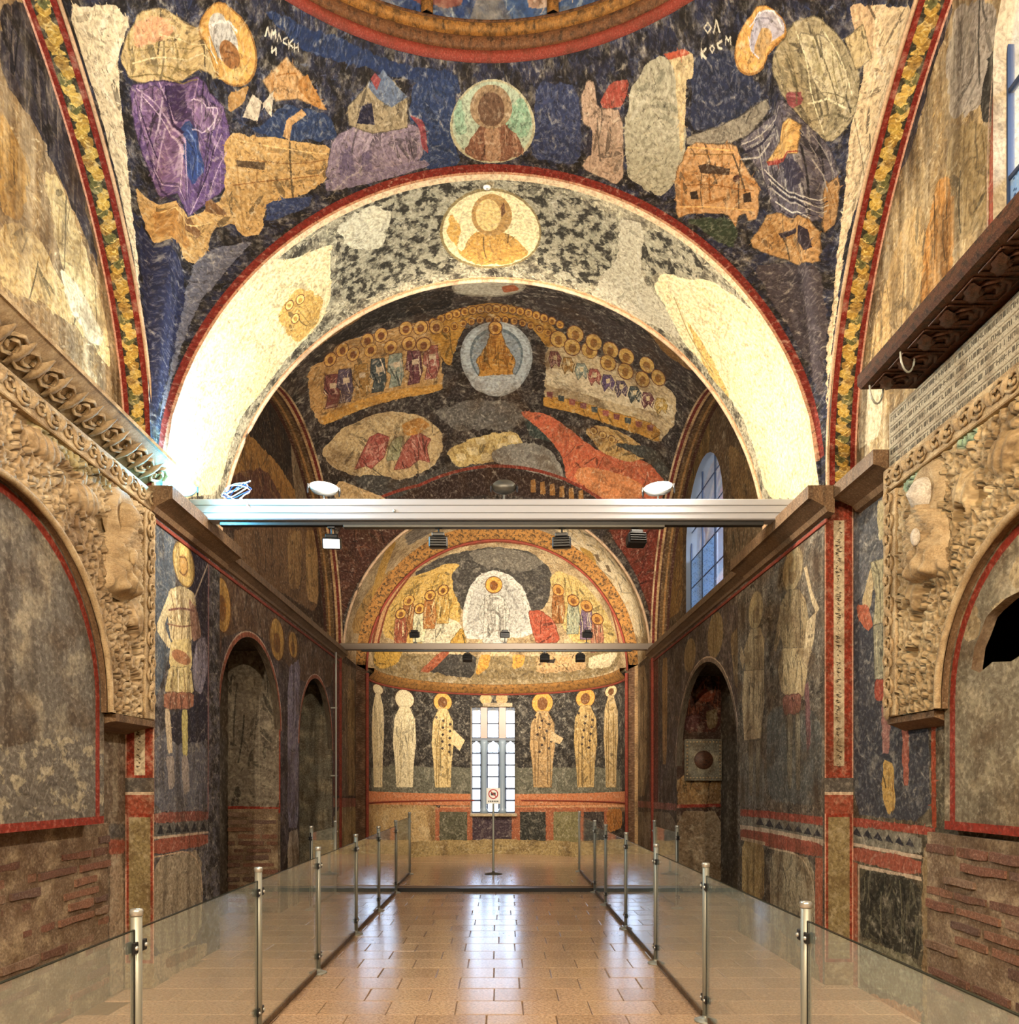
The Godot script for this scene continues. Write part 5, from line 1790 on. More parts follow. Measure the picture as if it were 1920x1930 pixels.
func paint_vault() -> void:
	canvas(2048, 1110, "2a2320", [1, 9, 5])
	brush_all(["1c1614", "2c2420", "3a322c", "4a4038", "14100e"], 130)
	for t in [0, 1, 9]:
		lay(g, t)
	pg("16120f",[635,739,703,844,833,776,945,756,931,664,827,666,745,688,680,675],6,0,"",-1)
	pg("2e2622",[1100,711,1237,704,1361,693,1456,689,1461,592,1350,584,1196,606,1124,643],6,0,"",-1)
	el("77705f",1012,768,77,68)
	el("98907c",1012,764,72,56)
	pg("8c4a2c",[1039,758,1064,775,1078,745,1044,722],2,0,"",-1)
	pg("6a4a24",[644,793,691,823,752,800,738,749,687,738,633,726],4,0,"",-1)
	pg("6a4a24",[1325,768,1381,769,1480,730,1471,685,1402,679],4,0,"",-1)
	pg("a8814e",[597,669,647,649,681,684,753,650,824,634,908,621,890,379,839,377,702,409,575,442,562,498],4,6,"8a6434",-1)
	pg("b07f38",[576,477,709,435,843,401,889,396,887,376,839,374,701,406,575,442],2,0,"",-1)
	pg("a2742e",[871,618,931,653,1016,674,1092,653,1151,603,1179,526,1143,513,1116,559,1091,599,1027,610,963,598,941,534,916,446,899,468],3,12,"7a531c",-1)
	el("5a3420",888,617,10,18)
	el("b5853a",888,617,8,15)
	el("7c4c20",888,615,4,9)
	el("5a3420",906,624,10,18)
	el("b5853a",906,624,8,16)
	el("7c4c20",906,622,4,9)
	el("5a3420",924,630,10,19)
	el("b5853a",924,630,8,16)
	el("7c4c20",924,628,4,9)
	el("5a3420",942,635,10,19)
	el("b5853a",941,635,8,16)
	el("7c4c20",941,633,4,9)
	el("5a3420",958,640,10,20)
	el("b5853a",959,639,8,16)
	el("7c4c20",959,638,4,10)
	el("5a3420",976,642,10,20)
	el("b5853a",976,642,8,16)
	el("7c4c20",976,640,4,10)
	el("5a3420",993,644,10,20)
	el("b5853a",993,644,8,16)
	el("7c4c20",993,642,4,10)
	el("5a3420",1010,646,10,20)
	el("b5853a",1010,646,8,16)
	el("7c4c20",1010,644,4,9)
	el("5a3420",1027,646,10,20)
	el("b5853a",1027,646,8,16)
	el("7c4c20",1027,644,4,9)
	el("5a3420",1044,645,10,20)
	el("b5853a",1044,645,8,16)
	el("7c4c20",1044,643,4,9)
	el("5a3420",1062,642,10,20)
	el("b5853a",1061,643,8,16)
	el("7c4c20",1061,641,4,9)
	el("5a3420",1078,640,10,20)
	el("b5853a",1078,639,8,16)
	el("7c4c20",1078,638,4,10)
	el("5a3420",1096,636,10,20)
	el("b5853a",1096,635,8,16)
	el("7c4c20",1096,634,4,10)
	el("5a3420",1113,630,10,19)
	el("b5853a",1113,630,8,16)
	el("7c4c20",1113,628,4,9)
	el("5a3420",1130,624,10,19)
	el("b5853a",1130,624,8,15)
	el("7c4c20",1131,622,4,9)
	el("5a3420",1148,618,10,18)
	el("b5853a",1148,617,8,15)
	el("7c4c20",1148,616,4,8)
	el("5a3420",1166,610,10,18)
	el("b5853a",1166,609,8,15)
	el("7c4c20",1166,608,4,8)
	el("5a3420",915,578,9,15)
	el("a97a34",915,578,7,12)
	el("6c4018",914,576,4,7)
	el("5a3420",934,586,8,16)
	el("a97a34",934,586,7,12)
	el("6c4018",934,584,4,7)
	el("5a3420",954,592,8,16)
	el("a97a34",953,592,7,12)
	el("6c4018",954,590,4,7)
	el("5a3420",972,596,8,16)
	el("a97a34",972,596,7,12)
	el("6c4018",972,595,4,7)
	el("5a3420",991,600,9,16)
	el("a97a34",991,600,7,12)
	el("6c4018",990,598,4,8)
	el("5a3420",1010,601,8,16)
	el("a97a34",1010,601,6,13)
	el("6c4018",1010,600,4,8)
	el("5a3420",1028,601,9,16)
	el("a97a34",1028,602,7,12)
	el("6c4018",1028,600,4,7)
	el("5a3420",1046,600,8,16)
	el("a97a34",1046,600,6,12)
	el("6c4018",1046,598,4,8)
	el("5a3420",1065,596,9,16)
	el("a97a34",1065,596,7,12)
	el("6c4018",1066,596,4,8)
	el("5a3420",1084,592,9,16)
	el("a97a34",1084,592,7,12)
	el("6c4018",1084,590,4,8)
	el("5a3420",1102,586,8,16)
	el("a97a34",1103,586,7,12)
	el("6c4018",1102,584,4,7)
	el("5a3420",1122,578,9,15)
	el("a97a34",1122,578,7,12)
	el("6c4018",1122,577,4,7)
	el("5a3420",1142,569,8,15)
	el("a97a34",1141,569,7,12)
	el("6c4018",1142,568,4,7)
	pg("6c3a36",[628,595,656,569,641,497,623,469,595,488,614,520,609,541],1,6,"c0a88a",-1)
	pg("b59c7c",[630,557,644,546,640,528,626,538],1,0,"",-1)
	pg("4a3c48",[660,583,688,560,675,487,657,458,630,475,648,508,642,528],1,6,"c0a88a",-1)
	pg("b59c7c",[662,545,677,535,674,517,659,527],1,0,"",-1)
	pg("8a6430",[698,568,726,548,715,475,698,445,670,459,687,493,681,513],1,6,"c0a88a",-1)
	pg("b59c7c",[701,531,716,523,713,505,698,513],1,0,"",-1)
	pg("3a3f3c",[738,556,767,540,757,466,741,434,713,446,729,481,722,500],1,6,"c0a88a",-1)
	pg("b59c7c",[742,520,757,514,754,496,739,502],1,0,"",-1)
	pg("7a8070",[780,547,808,534,801,461,786,428,757,436,772,473,765,490],1,6,"c0a88a",-1)
	pg("b59c7c",[784,512,799,508,797,489,782,494],1,0,"",-1)
	pg("5a3234",[822,533,851,523,846,450,832,416,803,421,817,459,809,476],1,6,"c0a88a",-1)
	pg("b59c7c",[827,499,842,496,841,478,826,481],1,0,"",-1)
	pg("8c4c40",[862,534,891,527,889,453,876,418,847,421,859,460,851,476],1,6,"c0a88a",-1)
	pg("b59c7c",[869,501,884,499,883,481,868,482],1,0,"",-1)
	el("5a3420",650,640,16,30)
	el("b98c48",650,640,14,26)
	el("6a3e22",650,637,7,15)
	el("5a3420",682,648,16,31)
	el("b98c48",682,648,14,28)
	el("6a3e22",682,644,7,16)
	el("5a3420",702,608,16,29)
	el("b98c48",702,608,14,26)
	el("6a3e22",702,605,8,15)
	el("5a3420",740,633,16,31)
	el("b98c48",740,632,14,28)
	el("6a3e22",740,630,8,16)
	el("5a3420",742,590,16,28)
	el("b98c48",742,590,15,26)
	el("6a3e22",742,588,8,14)
	el("5a3420",772,630,16,31)
	el("b98c48",772,630,14,28)
	el("6a3e22",772,626,8,16)
	el("5a3420",786,569,16,28)
	el("b98c48",786,569,15,25)
	el("6a3e22",786,566,8,14)
	el("5a3420",828,620,16,30)
	el("b98c48",828,620,14,28)
	el("6a3e22",828,616,8,16)
	el("5a3420",828,559,17,28)
	el("b98c48",828,559,15,25)
	el("6a3e22",828,556,8,14)
	el("5a3420",860,606,17,30)
	el("b98c48",860,606,15,28)
	el("6a3e22",860,604,8,16)
	el("5a3420",860,540,18,28)
	el("b98c48",860,540,16,24)
	el("6a3e22",860,536,8,14)
	el("5a3420",894,596,16,30)
	el("b98c48",895,596,15,27)
	el("6a3e22",894,592,8,16)
	el("8e908c",1026,464,86,129)
	el("a3a6a2",1026,462,80,120)
	el("5c6668",1026,470,63,98)
	el("83898a",1026,466,58,90)
	pg("b07a34",[1015,560,1036,560,1047,507,1073,454,1065,418,1072,398,979,397,986,421,976,454,1005,506],2,10,"7c4c1c",-1)
	el("5a3420",1024,568,16,28)
	el("c08c40",1024,568,14,24)
	el("7a4820",1024,566,7,14)
	pg("a6a6a0",[952,401,1098,408,1081,359,1025,335,974,354],3,0,"",-1)
	pg("b29a72",[1139,518,1228,534,1358,543,1460,562,1489,462,1480,378,1342,336,1157,321],4,0,"",2)
	pg("c2ae8a",[1148,447,1294,459,1463,524,1480,477,1322,401,1152,384],4,0,"",-1)
	pg("b07e34",[1150,353,1329,376,1462,424,1479,379,1342,336,1154,318],2,6,"855a22",-1)
	pg("6c3a36",[1152,503,1169,507,1180,486,1178,456,1168,467,1160,446,1150,472],1,5,"c8b490",-1)
	pg("c4ac80",[1160,490,1169,495,1170,479,1162,474],1,0,"",-1)
	pg("8a6430",[1185,493,1202,498,1213,479,1212,449,1202,459,1194,438,1183,463],1,5,"c8b490",-1)
	pg("c4ac80",[1192,481,1202,487,1203,471,1196,466],1,0,"",-1)
	pg("7a8070",[1218,486,1235,493,1247,474,1247,444,1236,454,1229,432,1217,456],1,5,"c8b490",-1)
	pg("c4ac80",[1226,475,1235,481,1237,465,1229,460],1,0,"",-1)
	pg("8c4c40",[1251,482,1268,490,1281,472,1282,442,1270,451,1264,429,1251,452],1,5,"c8b490",-1)
	pg("c4ac80",[1260,471,1269,479,1271,462,1264,457],1,0,"",-1)
	pg("52405a",[1285,480,1302,489,1316,473,1317,443,1305,451,1299,428,1286,450],1,5,"c8b490",-1)
	pg("c4ac80",[1294,470,1303,478,1305,462,1298,456],1,0,"",-1)
	pg("4a3c48",[1319,481,1336,492,1350,476,1352,446,1340,453,1335,430,1321,451],1,5,"c8b490",-1)
	pg("c4ac80",[1328,472,1338,481,1340,465,1333,458],1,0,"",-1)
	pg("3a3f3c",[1354,485,1370,497,1385,483,1388,453,1375,459,1371,435,1356,455],1,5,"c8b490",-1)
	pg("c4ac80",[1363,477,1372,486,1375,470,1368,463],1,0,"",-1)
	pg("5a3234",[1388,492,1405,505,1419,492,1423,462,1410,467,1406,443,1391,462],1,5,"c8b490",-1)
	pg("c4ac80",[1398,484,1406,494,1410,479,1403,471],1,0,"",-1)
	pg("a68440",[1422,502,1439,517,1454,505,1458,475,1445,478,1442,454,1426,471],1,5,"c8b490",-1)
	pg("c4ac80",[1432,495,1441,506,1444,490,1438,482],1,0,"",-1)
	el("5a3420",1166,552,20,32)
	el("b08a48",1167,552,18,30)
	el("7a5226",1167,548,9,17)
	el("5a3420",1202,588,20,34)
	el("b08a48",1202,588,18,31)
	el("7a5226",1203,584,9,18)
	el("5a3420",1200,536,20,32)
	el("b08a48",1200,536,18,28)
	el("7a5226",1201,532,9,16)
	el("5a3420",1240,545,20,31)
	el("b08a48",1240,544,18,28)
	el("7a5226",1240,542,9,16)
	el("5a3420",1245,580,19,33)
	el("b08a48",1246,580,18,30)
	el("7a5226",1246,576,8,18)
	el("5a3420",1286,576,19,32)
	el("b08a48",1286,575,18,29)
	el("7a5226",1286,572,8,17)
	el("5a3420",1288,526,20,30)
	el("b08a48",1288,526,18,27)
	el("7a5226",1288,523,9,16)
	el("5a3420",1324,580,19,32)
	el("b08a48",1324,579,18,29)
	el("7a5226",1325,576,9,17)
	el("5a3420",1332,526,20,30)
	el("b08a48",1332,526,18,26)
	el("7a5226",1332,522,8,16)
	el("5a3420",1374,590,18,32)
	el("b08a48",1374,590,18,28)
	el("7a5226",1374,586,9,16)
	el("5a3420",1375,531,19,29)
	el("b08a48",1375,531,17,26)
	el("7a5226",1376,528,8,15)
	el("5a3420",1408,571,19,30)
	el("b08a48",1408,571,17,27)
	el("7a5226",1408,568,8,16)
	pg("6c3a36",[1156,368,1173,371,1174,352,1160,352],1,0,"",-1)
	pg("3a3f3c",[1187,365,1203,368,1205,350,1191,349],1,0,"",-1)
	pg("8c4c40",[1217,363,1233,368,1236,349,1221,347],1,0,"",-1)
	pg("6c3a36",[1247,363,1264,369,1267,351,1252,348],1,0,"",-1)
	pg("3a3f3c",[1278,365,1294,372,1298,354,1283,350],1,0,"",-1)
	pg("8c4c40",[1309,369,1325,377,1329,359,1315,354],1,0,"",-1)
	pg("6c3a36",[1339,375,1355,383,1359,366,1345,360],1,0,"",-1)
	pg("3a3f3c",[1369,382,1385,392,1390,374,1376,368],1,0,"",-1)
	pg("8c4c40",[1399,392,1415,402,1420,385,1406,378],1,0,"",-1)
	pg("6c3a36",[1429,403,1444,415,1450,398,1437,389],1,0,"",-1)
	pg("555049",[849,317,946,329,1061,324,1126,283,1064,232,905,237],7,0,"",1)
	pg("b69b6e",[531,385,605,397,724,373,815,317,862,252,857,197,808,152,703,152,616,213,565,260,534,322],3,6,"9a8058",-1)
	pg("8d453a",[582,266,608,284,646,309,663,323,689,321,714,291,699,271,676,245,626,236,617,254],1,9,"c08c78",-1)
	pg("8d4a3c",[686,196,712,218,746,250,776,268,798,267,826,236,808,218,803,170,773,190,732,180],1,9,"c08c78",-1)
	pg("8c8a64",[674,232,716,279,753,278,715,216],2,4,"b0aa84",-1)
	pg("b8803c",[757,311,813,311,836,276,797,263,757,273],3,0,"",-1)
	pg("3c3934",[559,257,645,201,700,146,831,142,872,155,996,123,954,87,750,90,633,123,577,193],4,0,"",-1)
	pg("bfa468",[858,187,971,217,1083,233,1142,161,1000,136,889,132],4,5,"90743e",-1)
	pg("d0ba88",[890,173,921,171,925,152,893,150],2,0,"",-1)
	pg("d0ba88",[930,186,961,186,966,166,934,163],2,0,"",-1)
	pg("d0ba88",[959,212,988,212,994,193,963,189],2,0,"",-1)
	pg("d0ba88",[971,163,1003,164,1009,145,977,140],2,0,"",-1)
	pg("d0ba88",[1024,192,1054,196,1062,178,1031,170],2,0,"",-1)
	pg("d0ba88",[1057,215,1086,221,1094,202,1064,194],2,0,"",-1)
	pg("7d776c",[1007,170,1132,207,1203,194,1258,144,1271,98,1146,117,1015,135],6,0,"",1)
	pg("2f3630",[1101,271,1163,266,1205,219,1130,219],3,0,"",-1)
	pg("b0583a",[1083,292,1169,300,1291,255,1346,248,1482,308,1544,306,1578,247,1418,117,1271,128,1240,185,1196,221],3,10,"c8764c",-1)
	pg("c27a4a",[1299,176,1413,219,1520,244,1517,192,1409,123,1294,140],5,0,"",-1)
	pg("b08c54",[1278,284,1315,324,1428,340,1479,325,1430,265,1346,248],3,10,"7e5a2c",-1)
	el("5a3420",1304,297,12,13)
	el("c09a58",1304,296,10,10)
	el("86602e",1304,296,5,6)
	el("5a3420",1332,298,12,12)
	el("c09a58",1332,298,10,10)
	el("86602e",1332,296,5,6)
	el("5a3420",1360,300,12,12)
	el("c09a58",1360,299,10,10)
	el("86602e",1360,298,5,6)
	el("5a3420",1388,302,12,12)
	el("c09a58",1388,303,10,10)
	el("86602e",1388,302,5,6)
	el("5a3420",1415,307,11,12)
	el("c09a58",1415,308,9,10)
	el("86602e",1416,306,4,6)
	el("5a3420",1443,314,11,12)
	el("c09a58",1443,314,9,10)
	el("86602e",1444,312,4,6)
	pg("3a3a34",[1361,287,1479,360,1545,334,1544,300,1486,311],4,0,"",-1)
	pg("2a1c16",[625,121,740,112,900,114,1024,117,1146,117,1284,116,1414,115,1272,48,1012,37,774,49],3,0,"",-1)
	pg("8a6030",[1151,94,1166,99,1179,62,1159,58],1,0,"",-1)
	pg("8a6030",[1187,94,1201,100,1217,65,1197,60],1,0,"",-1)
	pg("8a6030",[1223,96,1237,103,1254,70,1234,64],1,0,"",-1)
	pg("8a6030",[1259,99,1272,107,1290,76,1271,70],1,0,"",-1)
	pg("8a6030",[1294,104,1307,113,1326,84,1307,77],1,0,"",-1)
	pg("8a6030",[1329,111,1341,120,1361,93,1343,86],1,0,"",-1)
	ln("7a3022",[571,156,743,119,902,123,1024,126,1145,126,1281,125,1431,125],9)
	pg("5c2418",[1428,112,1555,235,1962,39,1807,40,1625,48,1519,56],2,5,"3a1610",-1)
	pg("3c2218",[423,28,87,38,416,181,619,98,665,28],2,6,"6a4430",-1)
	pg("c0a070",[530,274,577,193,631,120,486,221,493,268],3,4,"8a6a3c",-1)
	fresco("vault", [5, 2, 7, 9])

func paint_bema() -> void:
	canvas(1200, 160, "b09a74", [2, 3, 6])
	brush_all(["a48c64", "c6b48c", "8f7850"], 80)
	for t in [2, 3]:
		lay(g, t)
	pg("a8864e",[69,57,179,89,285,149,314,324,201,281,108,314],3,8,"7c5a30",-1)
	pg("b08a44",[192,133,310,-13,325,26,246,144,180,206],3,0,"",-1)
	pg("6e675c",[347,20,454,37,585,74,576,170,432,109,350,108],6,0,"",1)
	pg("a04a34",[118,214,214,151,249,205,127,325],2,4,"c89c78",-1)
	pg("d6c7a4",[633,18,801,8,946,25,1079,38,1147,47,1108,197,961,176,818,163,662,138],4,8,"b8a070",-1)
	pg("8c7f68",[691,122,780,114,762,179,709,191],4,0,"",-1)
	pg("a8843e",[833,139,873,106,901,158,867,188],3,0,"",-1)
	pg("6a5a44",[882,108,891,90,907,116,896,132],1,0,"",-1)
	pg("6a5a44",[922,107,930,87,948,106,937,126],1,0,"",-1)
	pg("6a5a44",[942,11,950,-8,967,6,957,26],1,0,"",-1)
	fresco("bema", [5, 7])

func paint_conch() -> void:
	canvas(1024, 520, "b49c74", [2, 3])
	brush_all(["a88e64", "c4ae86", "947850"], 120)
	for t in [2, 3]:
		lay(g, t)
	pg("3a3733",[185,147,298,78,509,44,636,65,703,144,678,252,649,287,508,303,402,287,364,235],4,0,"",1)
	pg("615c52",[402,67,558,49,690,111,606,161,446,131],5,0,"",1)
	pg("c2a058",[104,376,102,237,175,157,260,143,333,115,386,125,356,162,374,235,397,270,396,351,338,376,249,395],3,8,"98762f",-1)
	pg("c6ac6c",[688,177,725,142,811,164,908,281,957,397,748,394,700,303],3,8,"9a7e40",-1)
	pg("c8bfa2",[260,311,334,303,403,327,405,390,268,394],3,5,"a59a78",-1)
	pg("8c5a30",[187,257,230,263,247,317,244,362,200,364,190,302],1,6,"d8cc9a",-1)
	el("5a3420",206,250,25,20)
	el("c99e4c",206,250,22,18)
	el("7a4c26",208,252,10,10)
	pg("c8c4a0",[238,287,275,291,288,341,284,386,244,387,238,329],1,6,"d8cc9a",-1)
	el("5a3420",256,280,22,19)
	el("c99e4c",256,280,18,16)
	el("7a4c26",256,282,9,10)
	pg("9a6434",[272,243,308,248,321,300,317,344,279,345,273,286],1,6,"d8cc9a",-1)
	el("5a3420",289,236,21,20)
	el("c99e4c",289,236,18,16)
	el("7a4c26",289,238,9,10)
	pg("b08c48",[319,226,352,231,364,283,360,328,323,328,318,269],1,6,"d8cc9a",-1)
	el("5a3420",334,219,20,20)
	el("c99e4c",334,219,16,17)
	el("7a4c26",334,221,8,10)
	pg("8a4a34",[161,304,205,308,221,360,217,405,171,408,162,347],1,6,"d8cc9a",-1)
	el("5a3420",180,296,26,20)
	el("c99e4c",181,296,22,16)
	el("7a4c26",182,298,11,10)
	pg("8c5a30",[696,226,730,229,730,282,718,328,681,328,685,269],1,6,"cabf98",-1)
	el("5a3420",714,218,22,22)
	el("c08a44",714,218,20,19)
	el("7a4c26",714,220,10,11)
	pg("8f947c",[745,261,782,264,781,317,768,362,728,361,734,303],1,6,"cabf98",-1)
	el("5a3420",765,252,24,22)
	el("c08a44",765,252,21,18)
	el("7a4c26",764,255,10,11)
	pg("6e5a70",[794,278,835,280,833,334,817,381,774,379,781,320],1,6,"cabf98",-1)
	el("5a3420",817,270,27,22)
	el("c08a44",816,269,24,19)
	el("7a4c26",816,272,12,10)
	pg("a06850",[831,322,875,326,875,380,859,426,811,422,817,364],1,6,"cabf98",-1)
	el("5a3420",856,314,30,21)
	el("c08a44",856,314,26,18)
	el("7a4c26",854,316,13,10)
	pg("c4c1b4",[409,351,405,287,423,209,456,166,503,151,556,170,598,218,619,303,616,367,421,374],2,0,"",-1)
	pg("aeaca2",[420,351,422,287,438,222,465,186,503,171,544,190,584,233,604,303,602,359],2,0,"",-1)
	pg("bdb9ac",[475,240,527,240,552,290,535,335,541,387,466,388,471,335,452,303],2,14,"6e6a62",-1)
	el("5a3420",500,204,28,30)
	el("cf9a44",500,204,26,27)
	el("7a4a24",500,207,13,16)
	pg("9c4a34",[606,287,649,287,690,323,705,384,627,389,616,343],2,6,"c0725a",-1)
	pg("b08a3e",[364,391,404,335,421,390],2,3,"8a6426",-1)
	pg("7a3a24",[34,410,43,252,133,45,308,-39,510,-41,719,-58,904,58,1032,247,1026,413,958,407,945,267,840,111,673,33,509,17,347,39,206,112,109,272,91,405],1,0,"",-1)
	pg("c29466",[53,408,70,258,169,80,325,-7,509,-23,697,-17,903,60,1029,245,997,410,967,408,958,262,856,96,681,19,509,5,339,26,196,103,99,265,77,406],0,0,"",-1)
	pg("7c6a48",[38,423,972,422,925,490,708,511,508,513,290,514,74,495],3,0,"",1)
	pg("b08a3c",[66,426,210,416,191,457,118,487,65,474],3,4,"8a6a26",-1)
	pg("33302c",[289,469,357,418,453,420,438,486,390,485],4,0,"",1)
	pg("8c4a30",[271,475,340,412,373,411,307,477],2,0,"",-1)
	pg("b8863a",[447,474,461,418,492,418,485,455,457,476],2,0,"",-1)
	pg("b8863a",[555,418,594,419,586,452,556,461],2,0,"",-1)
	pg("b59468",[626,423,785,424,794,474,626,475],3,4,"8c6c40",-1)
	pg("2a2420",[652,436,686,434,682,446,659,445],1,0,"",-1)
	pg("cdbd98",[804,432,949,431,896,475,802,474],4,0,"",-1)
	fresco("conch", [5, 7, 10])

func paint_apse() -> void:
	canvas(1400, 700, "2a2826", [1, 9, 5])
	brush_all(["1f1d1c", "33302c", "45413a", "2a2622"], 120)
	for t in [0, 1, 9]:
		lay(g, t)
	pg("59584a",[60,333,1322,342,1311,447,60,446],4,0,"",1)
	pg("a8895a",[-25,467,463,469,440,705,-25,701],6,0,"",2)
	pg("b09464",[60,503,392,493,428,662,155,672],6,0,"",3)
	pg("84664a",[463,469,1477,455,1477,501,463,519],2,0,"",2)
	ln("b8734c",[-25,451,392,464,684,470,972,466,1477,450],47)
	ln("c89064",[463,498,684,505,1477,478],9)
	pg("9a5a3c",[440,498,593,500,593,668,440,663],1,0,"",-1)
	pg("4e4c3a",[459,515,576,517,576,650,459,646],1,0,"",1)
	pg("9a5a3c",[580,500,774,500,774,669,580,668],1,0,"",-1)
	pg("3c2f36",[598,517,757,517,757,651,598,651],1,0,"",1)
	pg("9a5a3c",[774,500,916,499,916,665,774,669],1,0,"",-1)
	pg("2f2f2a",[791,517,898,516,898,648,791,651],1,0,"",1)
	pg("9a5a3c",[914,499,1069,496,1069,656,914,665],1,0,"",-1)
	pg("77704c",[932,515,1047,513,1047,641,932,647],1,0,"",1)
	pg("9a5a3c",[1053,496,1216,492,1216,646,1053,657],1,0,"",-1)
	pg("332c2a",[1074,512,1188,508,1188,632,1074,640],1,0,"",1)
	pg("a06832",[1202,500,1334,492,1334,560,1216,586],3,4,"7c4a1e",-1)
	pg("a08a5c",[-25,631,1395,630,1395,704,-25,701],4,0,"",2)
	el("3a2c22",116,60,52,22)
	el("cdbd96",118,60,42,18)
	el("cdbd96",120,61,20,11)
	pg("cdbd96",[101,76,140,71,164,124,168,225,159,312,156,417,83,416,76,315,63,232,71,134],1,7,"b0a078",-1)
	ln("b0a078",[90,93,111,124,145,108],8)
	ln("b0a078",[140,125,142,405],6)
	ln("b0a078",[106,129,103,405],7)
	ln("b0a078",[90,147,90,409],5)
	el("3a2c22",289,78,56,40)
	el("d2c49e",290,78,50,36)
	el("d2c49e",291,80,25,22)
	pg("d2c49e",[267,107,315,103,346,151,351,243,340,323,335,417,247,417,239,325,226,249,234,159],1,7,"b3a37c",-1)
	ln("b3a37c",[255,139,280,206,321,177],5)
	ln("b3a37c",[315,212,317,405],5)
	ln("b3a37c",[273,214,270,405],5)
	ln("b3a37c",[255,249,255,409],4)
	el("3a2c22",472,76,43,40)
	el("c89a4c",472,76,39,36)
	el("6a4426",472,77,20,22)
	pg("c7ae78",[454,103,491,101,516,151,520,243,511,323,507,418,439,418,433,324,424,246,430,155],1,7,"8a7244",-1)
	ln("8a7244",[445,135,463,201,496,175],5)
	ln("8a7244",[491,209,493,405],4)
	ln("8a7244",[459,210,456,405],4)
	ln("8a7244",[445,244,445,409],4)
	pg("2c2420",[438,139,445,132,452,138,445,145],0,0,"",-1)
	pg("2c2420",[468,151,475,145,482,151,475,158],0,0,"",-1)
	pg("2c2420",[498,164,505,157,511,164,505,170],0,0,"",-1)
	pg("2c2420",[467,179,474,172,481,179,474,185],0,0,"",-1)
	pg("2c2420",[497,192,504,185,511,191,504,198],0,0,"",-1)
	pg("2c2420",[466,207,473,200,480,206,473,213],0,0,"",-1)
	pg("2c2420",[496,220,503,213,510,219,503,226],0,0,"",-1)
	pg("2c2420",[465,234,472,228,479,234,472,240],0,0,"",-1)
	pg("2c2420",[495,247,502,241,509,247,502,254],0,0,"",-1)
	pg("2c2420",[464,262,471,255,478,262,471,268],0,0,"",-1)
	pg("2c2420",[494,275,501,269,508,275,501,281],0,0,"",-1)
	el("3a2c22",884,78,48,46)
	el("c38c40",884,78,44,42)
	el("6a4426",884,80,22,26)
	pg("a9895c",[863,109,905,111,935,161,939,250,928,326,924,418,847,418,841,325,831,247,837,158],1,7,"6c5436",-1)
	ln("6c5436",[853,145,874,224,910,195],5)
	ln("6c5436",[905,235,907,405],5)
	ln("6c5436",[868,234,865,405],4)
	ln("6c5436",[853,273,853,409],4)
	pg("2c2420",[846,134,853,128,860,135,853,141],0,0,"",-1)
	pg("2c2420",[875,149,882,143,889,150,882,156],0,0,"",-1)
	pg("2c2420",[905,164,912,158,919,165,912,171],0,0,"",-1)
	pg("2c2420",[866,177,872,171,879,177,872,183],0,0,"",-1)
	pg("2c2420",[895,192,902,185,909,192,902,198],0,0,"",-1)
	pg("2c2420",[856,204,863,198,869,205,863,211],0,0,"",-1)
	pg("2c2420",[885,219,892,213,899,219,892,226],0,0,"",-1)
	pg("2c2420",[915,234,922,228,929,234,922,240],0,0,"",-1)
	pg("2c2420",[875,247,882,240,889,247,882,253],0,0,"",-1)
	pg("2c2420",[905,261,912,255,918,261,912,268],0,0,"",-1)
	pg("2c2420",[866,274,872,268,879,275,872,281],0,0,"",-1)
	el("3a2c22",1084,72,54,40)
	el("c48f42",1084,72,49,36)
	el("6a4426",1082,74,24,22)
	pg("b3955f",[1060,97,1106,101,1140,154,1146,245,1133,323,1128,417,1042,417,1035,321,1025,240,1031,146],1,7,"6e5632",-1)
	ln("6e5632",[1048,128,1071,199,1112,175],4)
	ln("6e5632",[1106,209,1108,405],5)
	ln("6e5632",[1065,207,1062,405],5)
	ln("6e5632",[1048,241,1048,409],4)
	pg("2c2420",[1041,127,1048,121,1056,128,1048,134],0,0,"",-1)
	pg("2c2420",[1075,143,1083,137,1092,144,1083,149],0,0,"",-1)
	pg("2c2420",[1112,159,1120,153,1129,160,1120,165],0,0,"",-1)
	pg("2c2420",[1071,169,1079,164,1087,170,1079,176],0,0,"",-1)
	pg("2c2420",[1107,185,1115,179,1124,186,1115,191],0,0,"",-1)
	pg("2c2420",[1066,196,1074,190,1082,197,1074,202],0,0,"",-1)
	pg("2c2420",[1102,211,1110,205,1119,212,1110,218],0,0,"",-1)
	pg("2c2420",[1061,222,1069,217,1077,223,1069,229],0,0,"",-1)
	pg("2c2420",[1097,237,1105,232,1114,238,1105,244],0,0,"",-1)
	pg("2c2420",[1057,249,1065,243,1073,250,1065,255],0,0,"",-1)
	pg("2c2420",[1092,264,1100,258,1109,264,1100,270],0,0,"",-1)
	el("3a2c22",1240,62,52,25)
	el("cdb888",1238,62,43,21)
	el("6a4426",1236,63,21,13)
	pg("bda272",[1216,76,1256,80,1289,137,1294,234,1281,317,1276,417,1201,417,1195,314,1186,228,1192,128],1,7,"7c6338",-1)
	ln("7c6338",[1206,94,1225,136,1262,125],6)
	ln("7c6338",[1256,144,1258,405],6)
	ln("7c6338",[1220,141,1217,405],6)
	ln("7c6338",[1206,160,1206,409],4)
	pg("c8b283",[520,185,567,227,545,270,509,238],1,0,"",-1)
	pg("b09870",[925,193,977,224,960,245,916,231],1,0,"",-1)
	el("b59a68",652,57,24,24)
	el("ac9064",716,56,24,24)
	fresco("apse", [5, 7, 9])

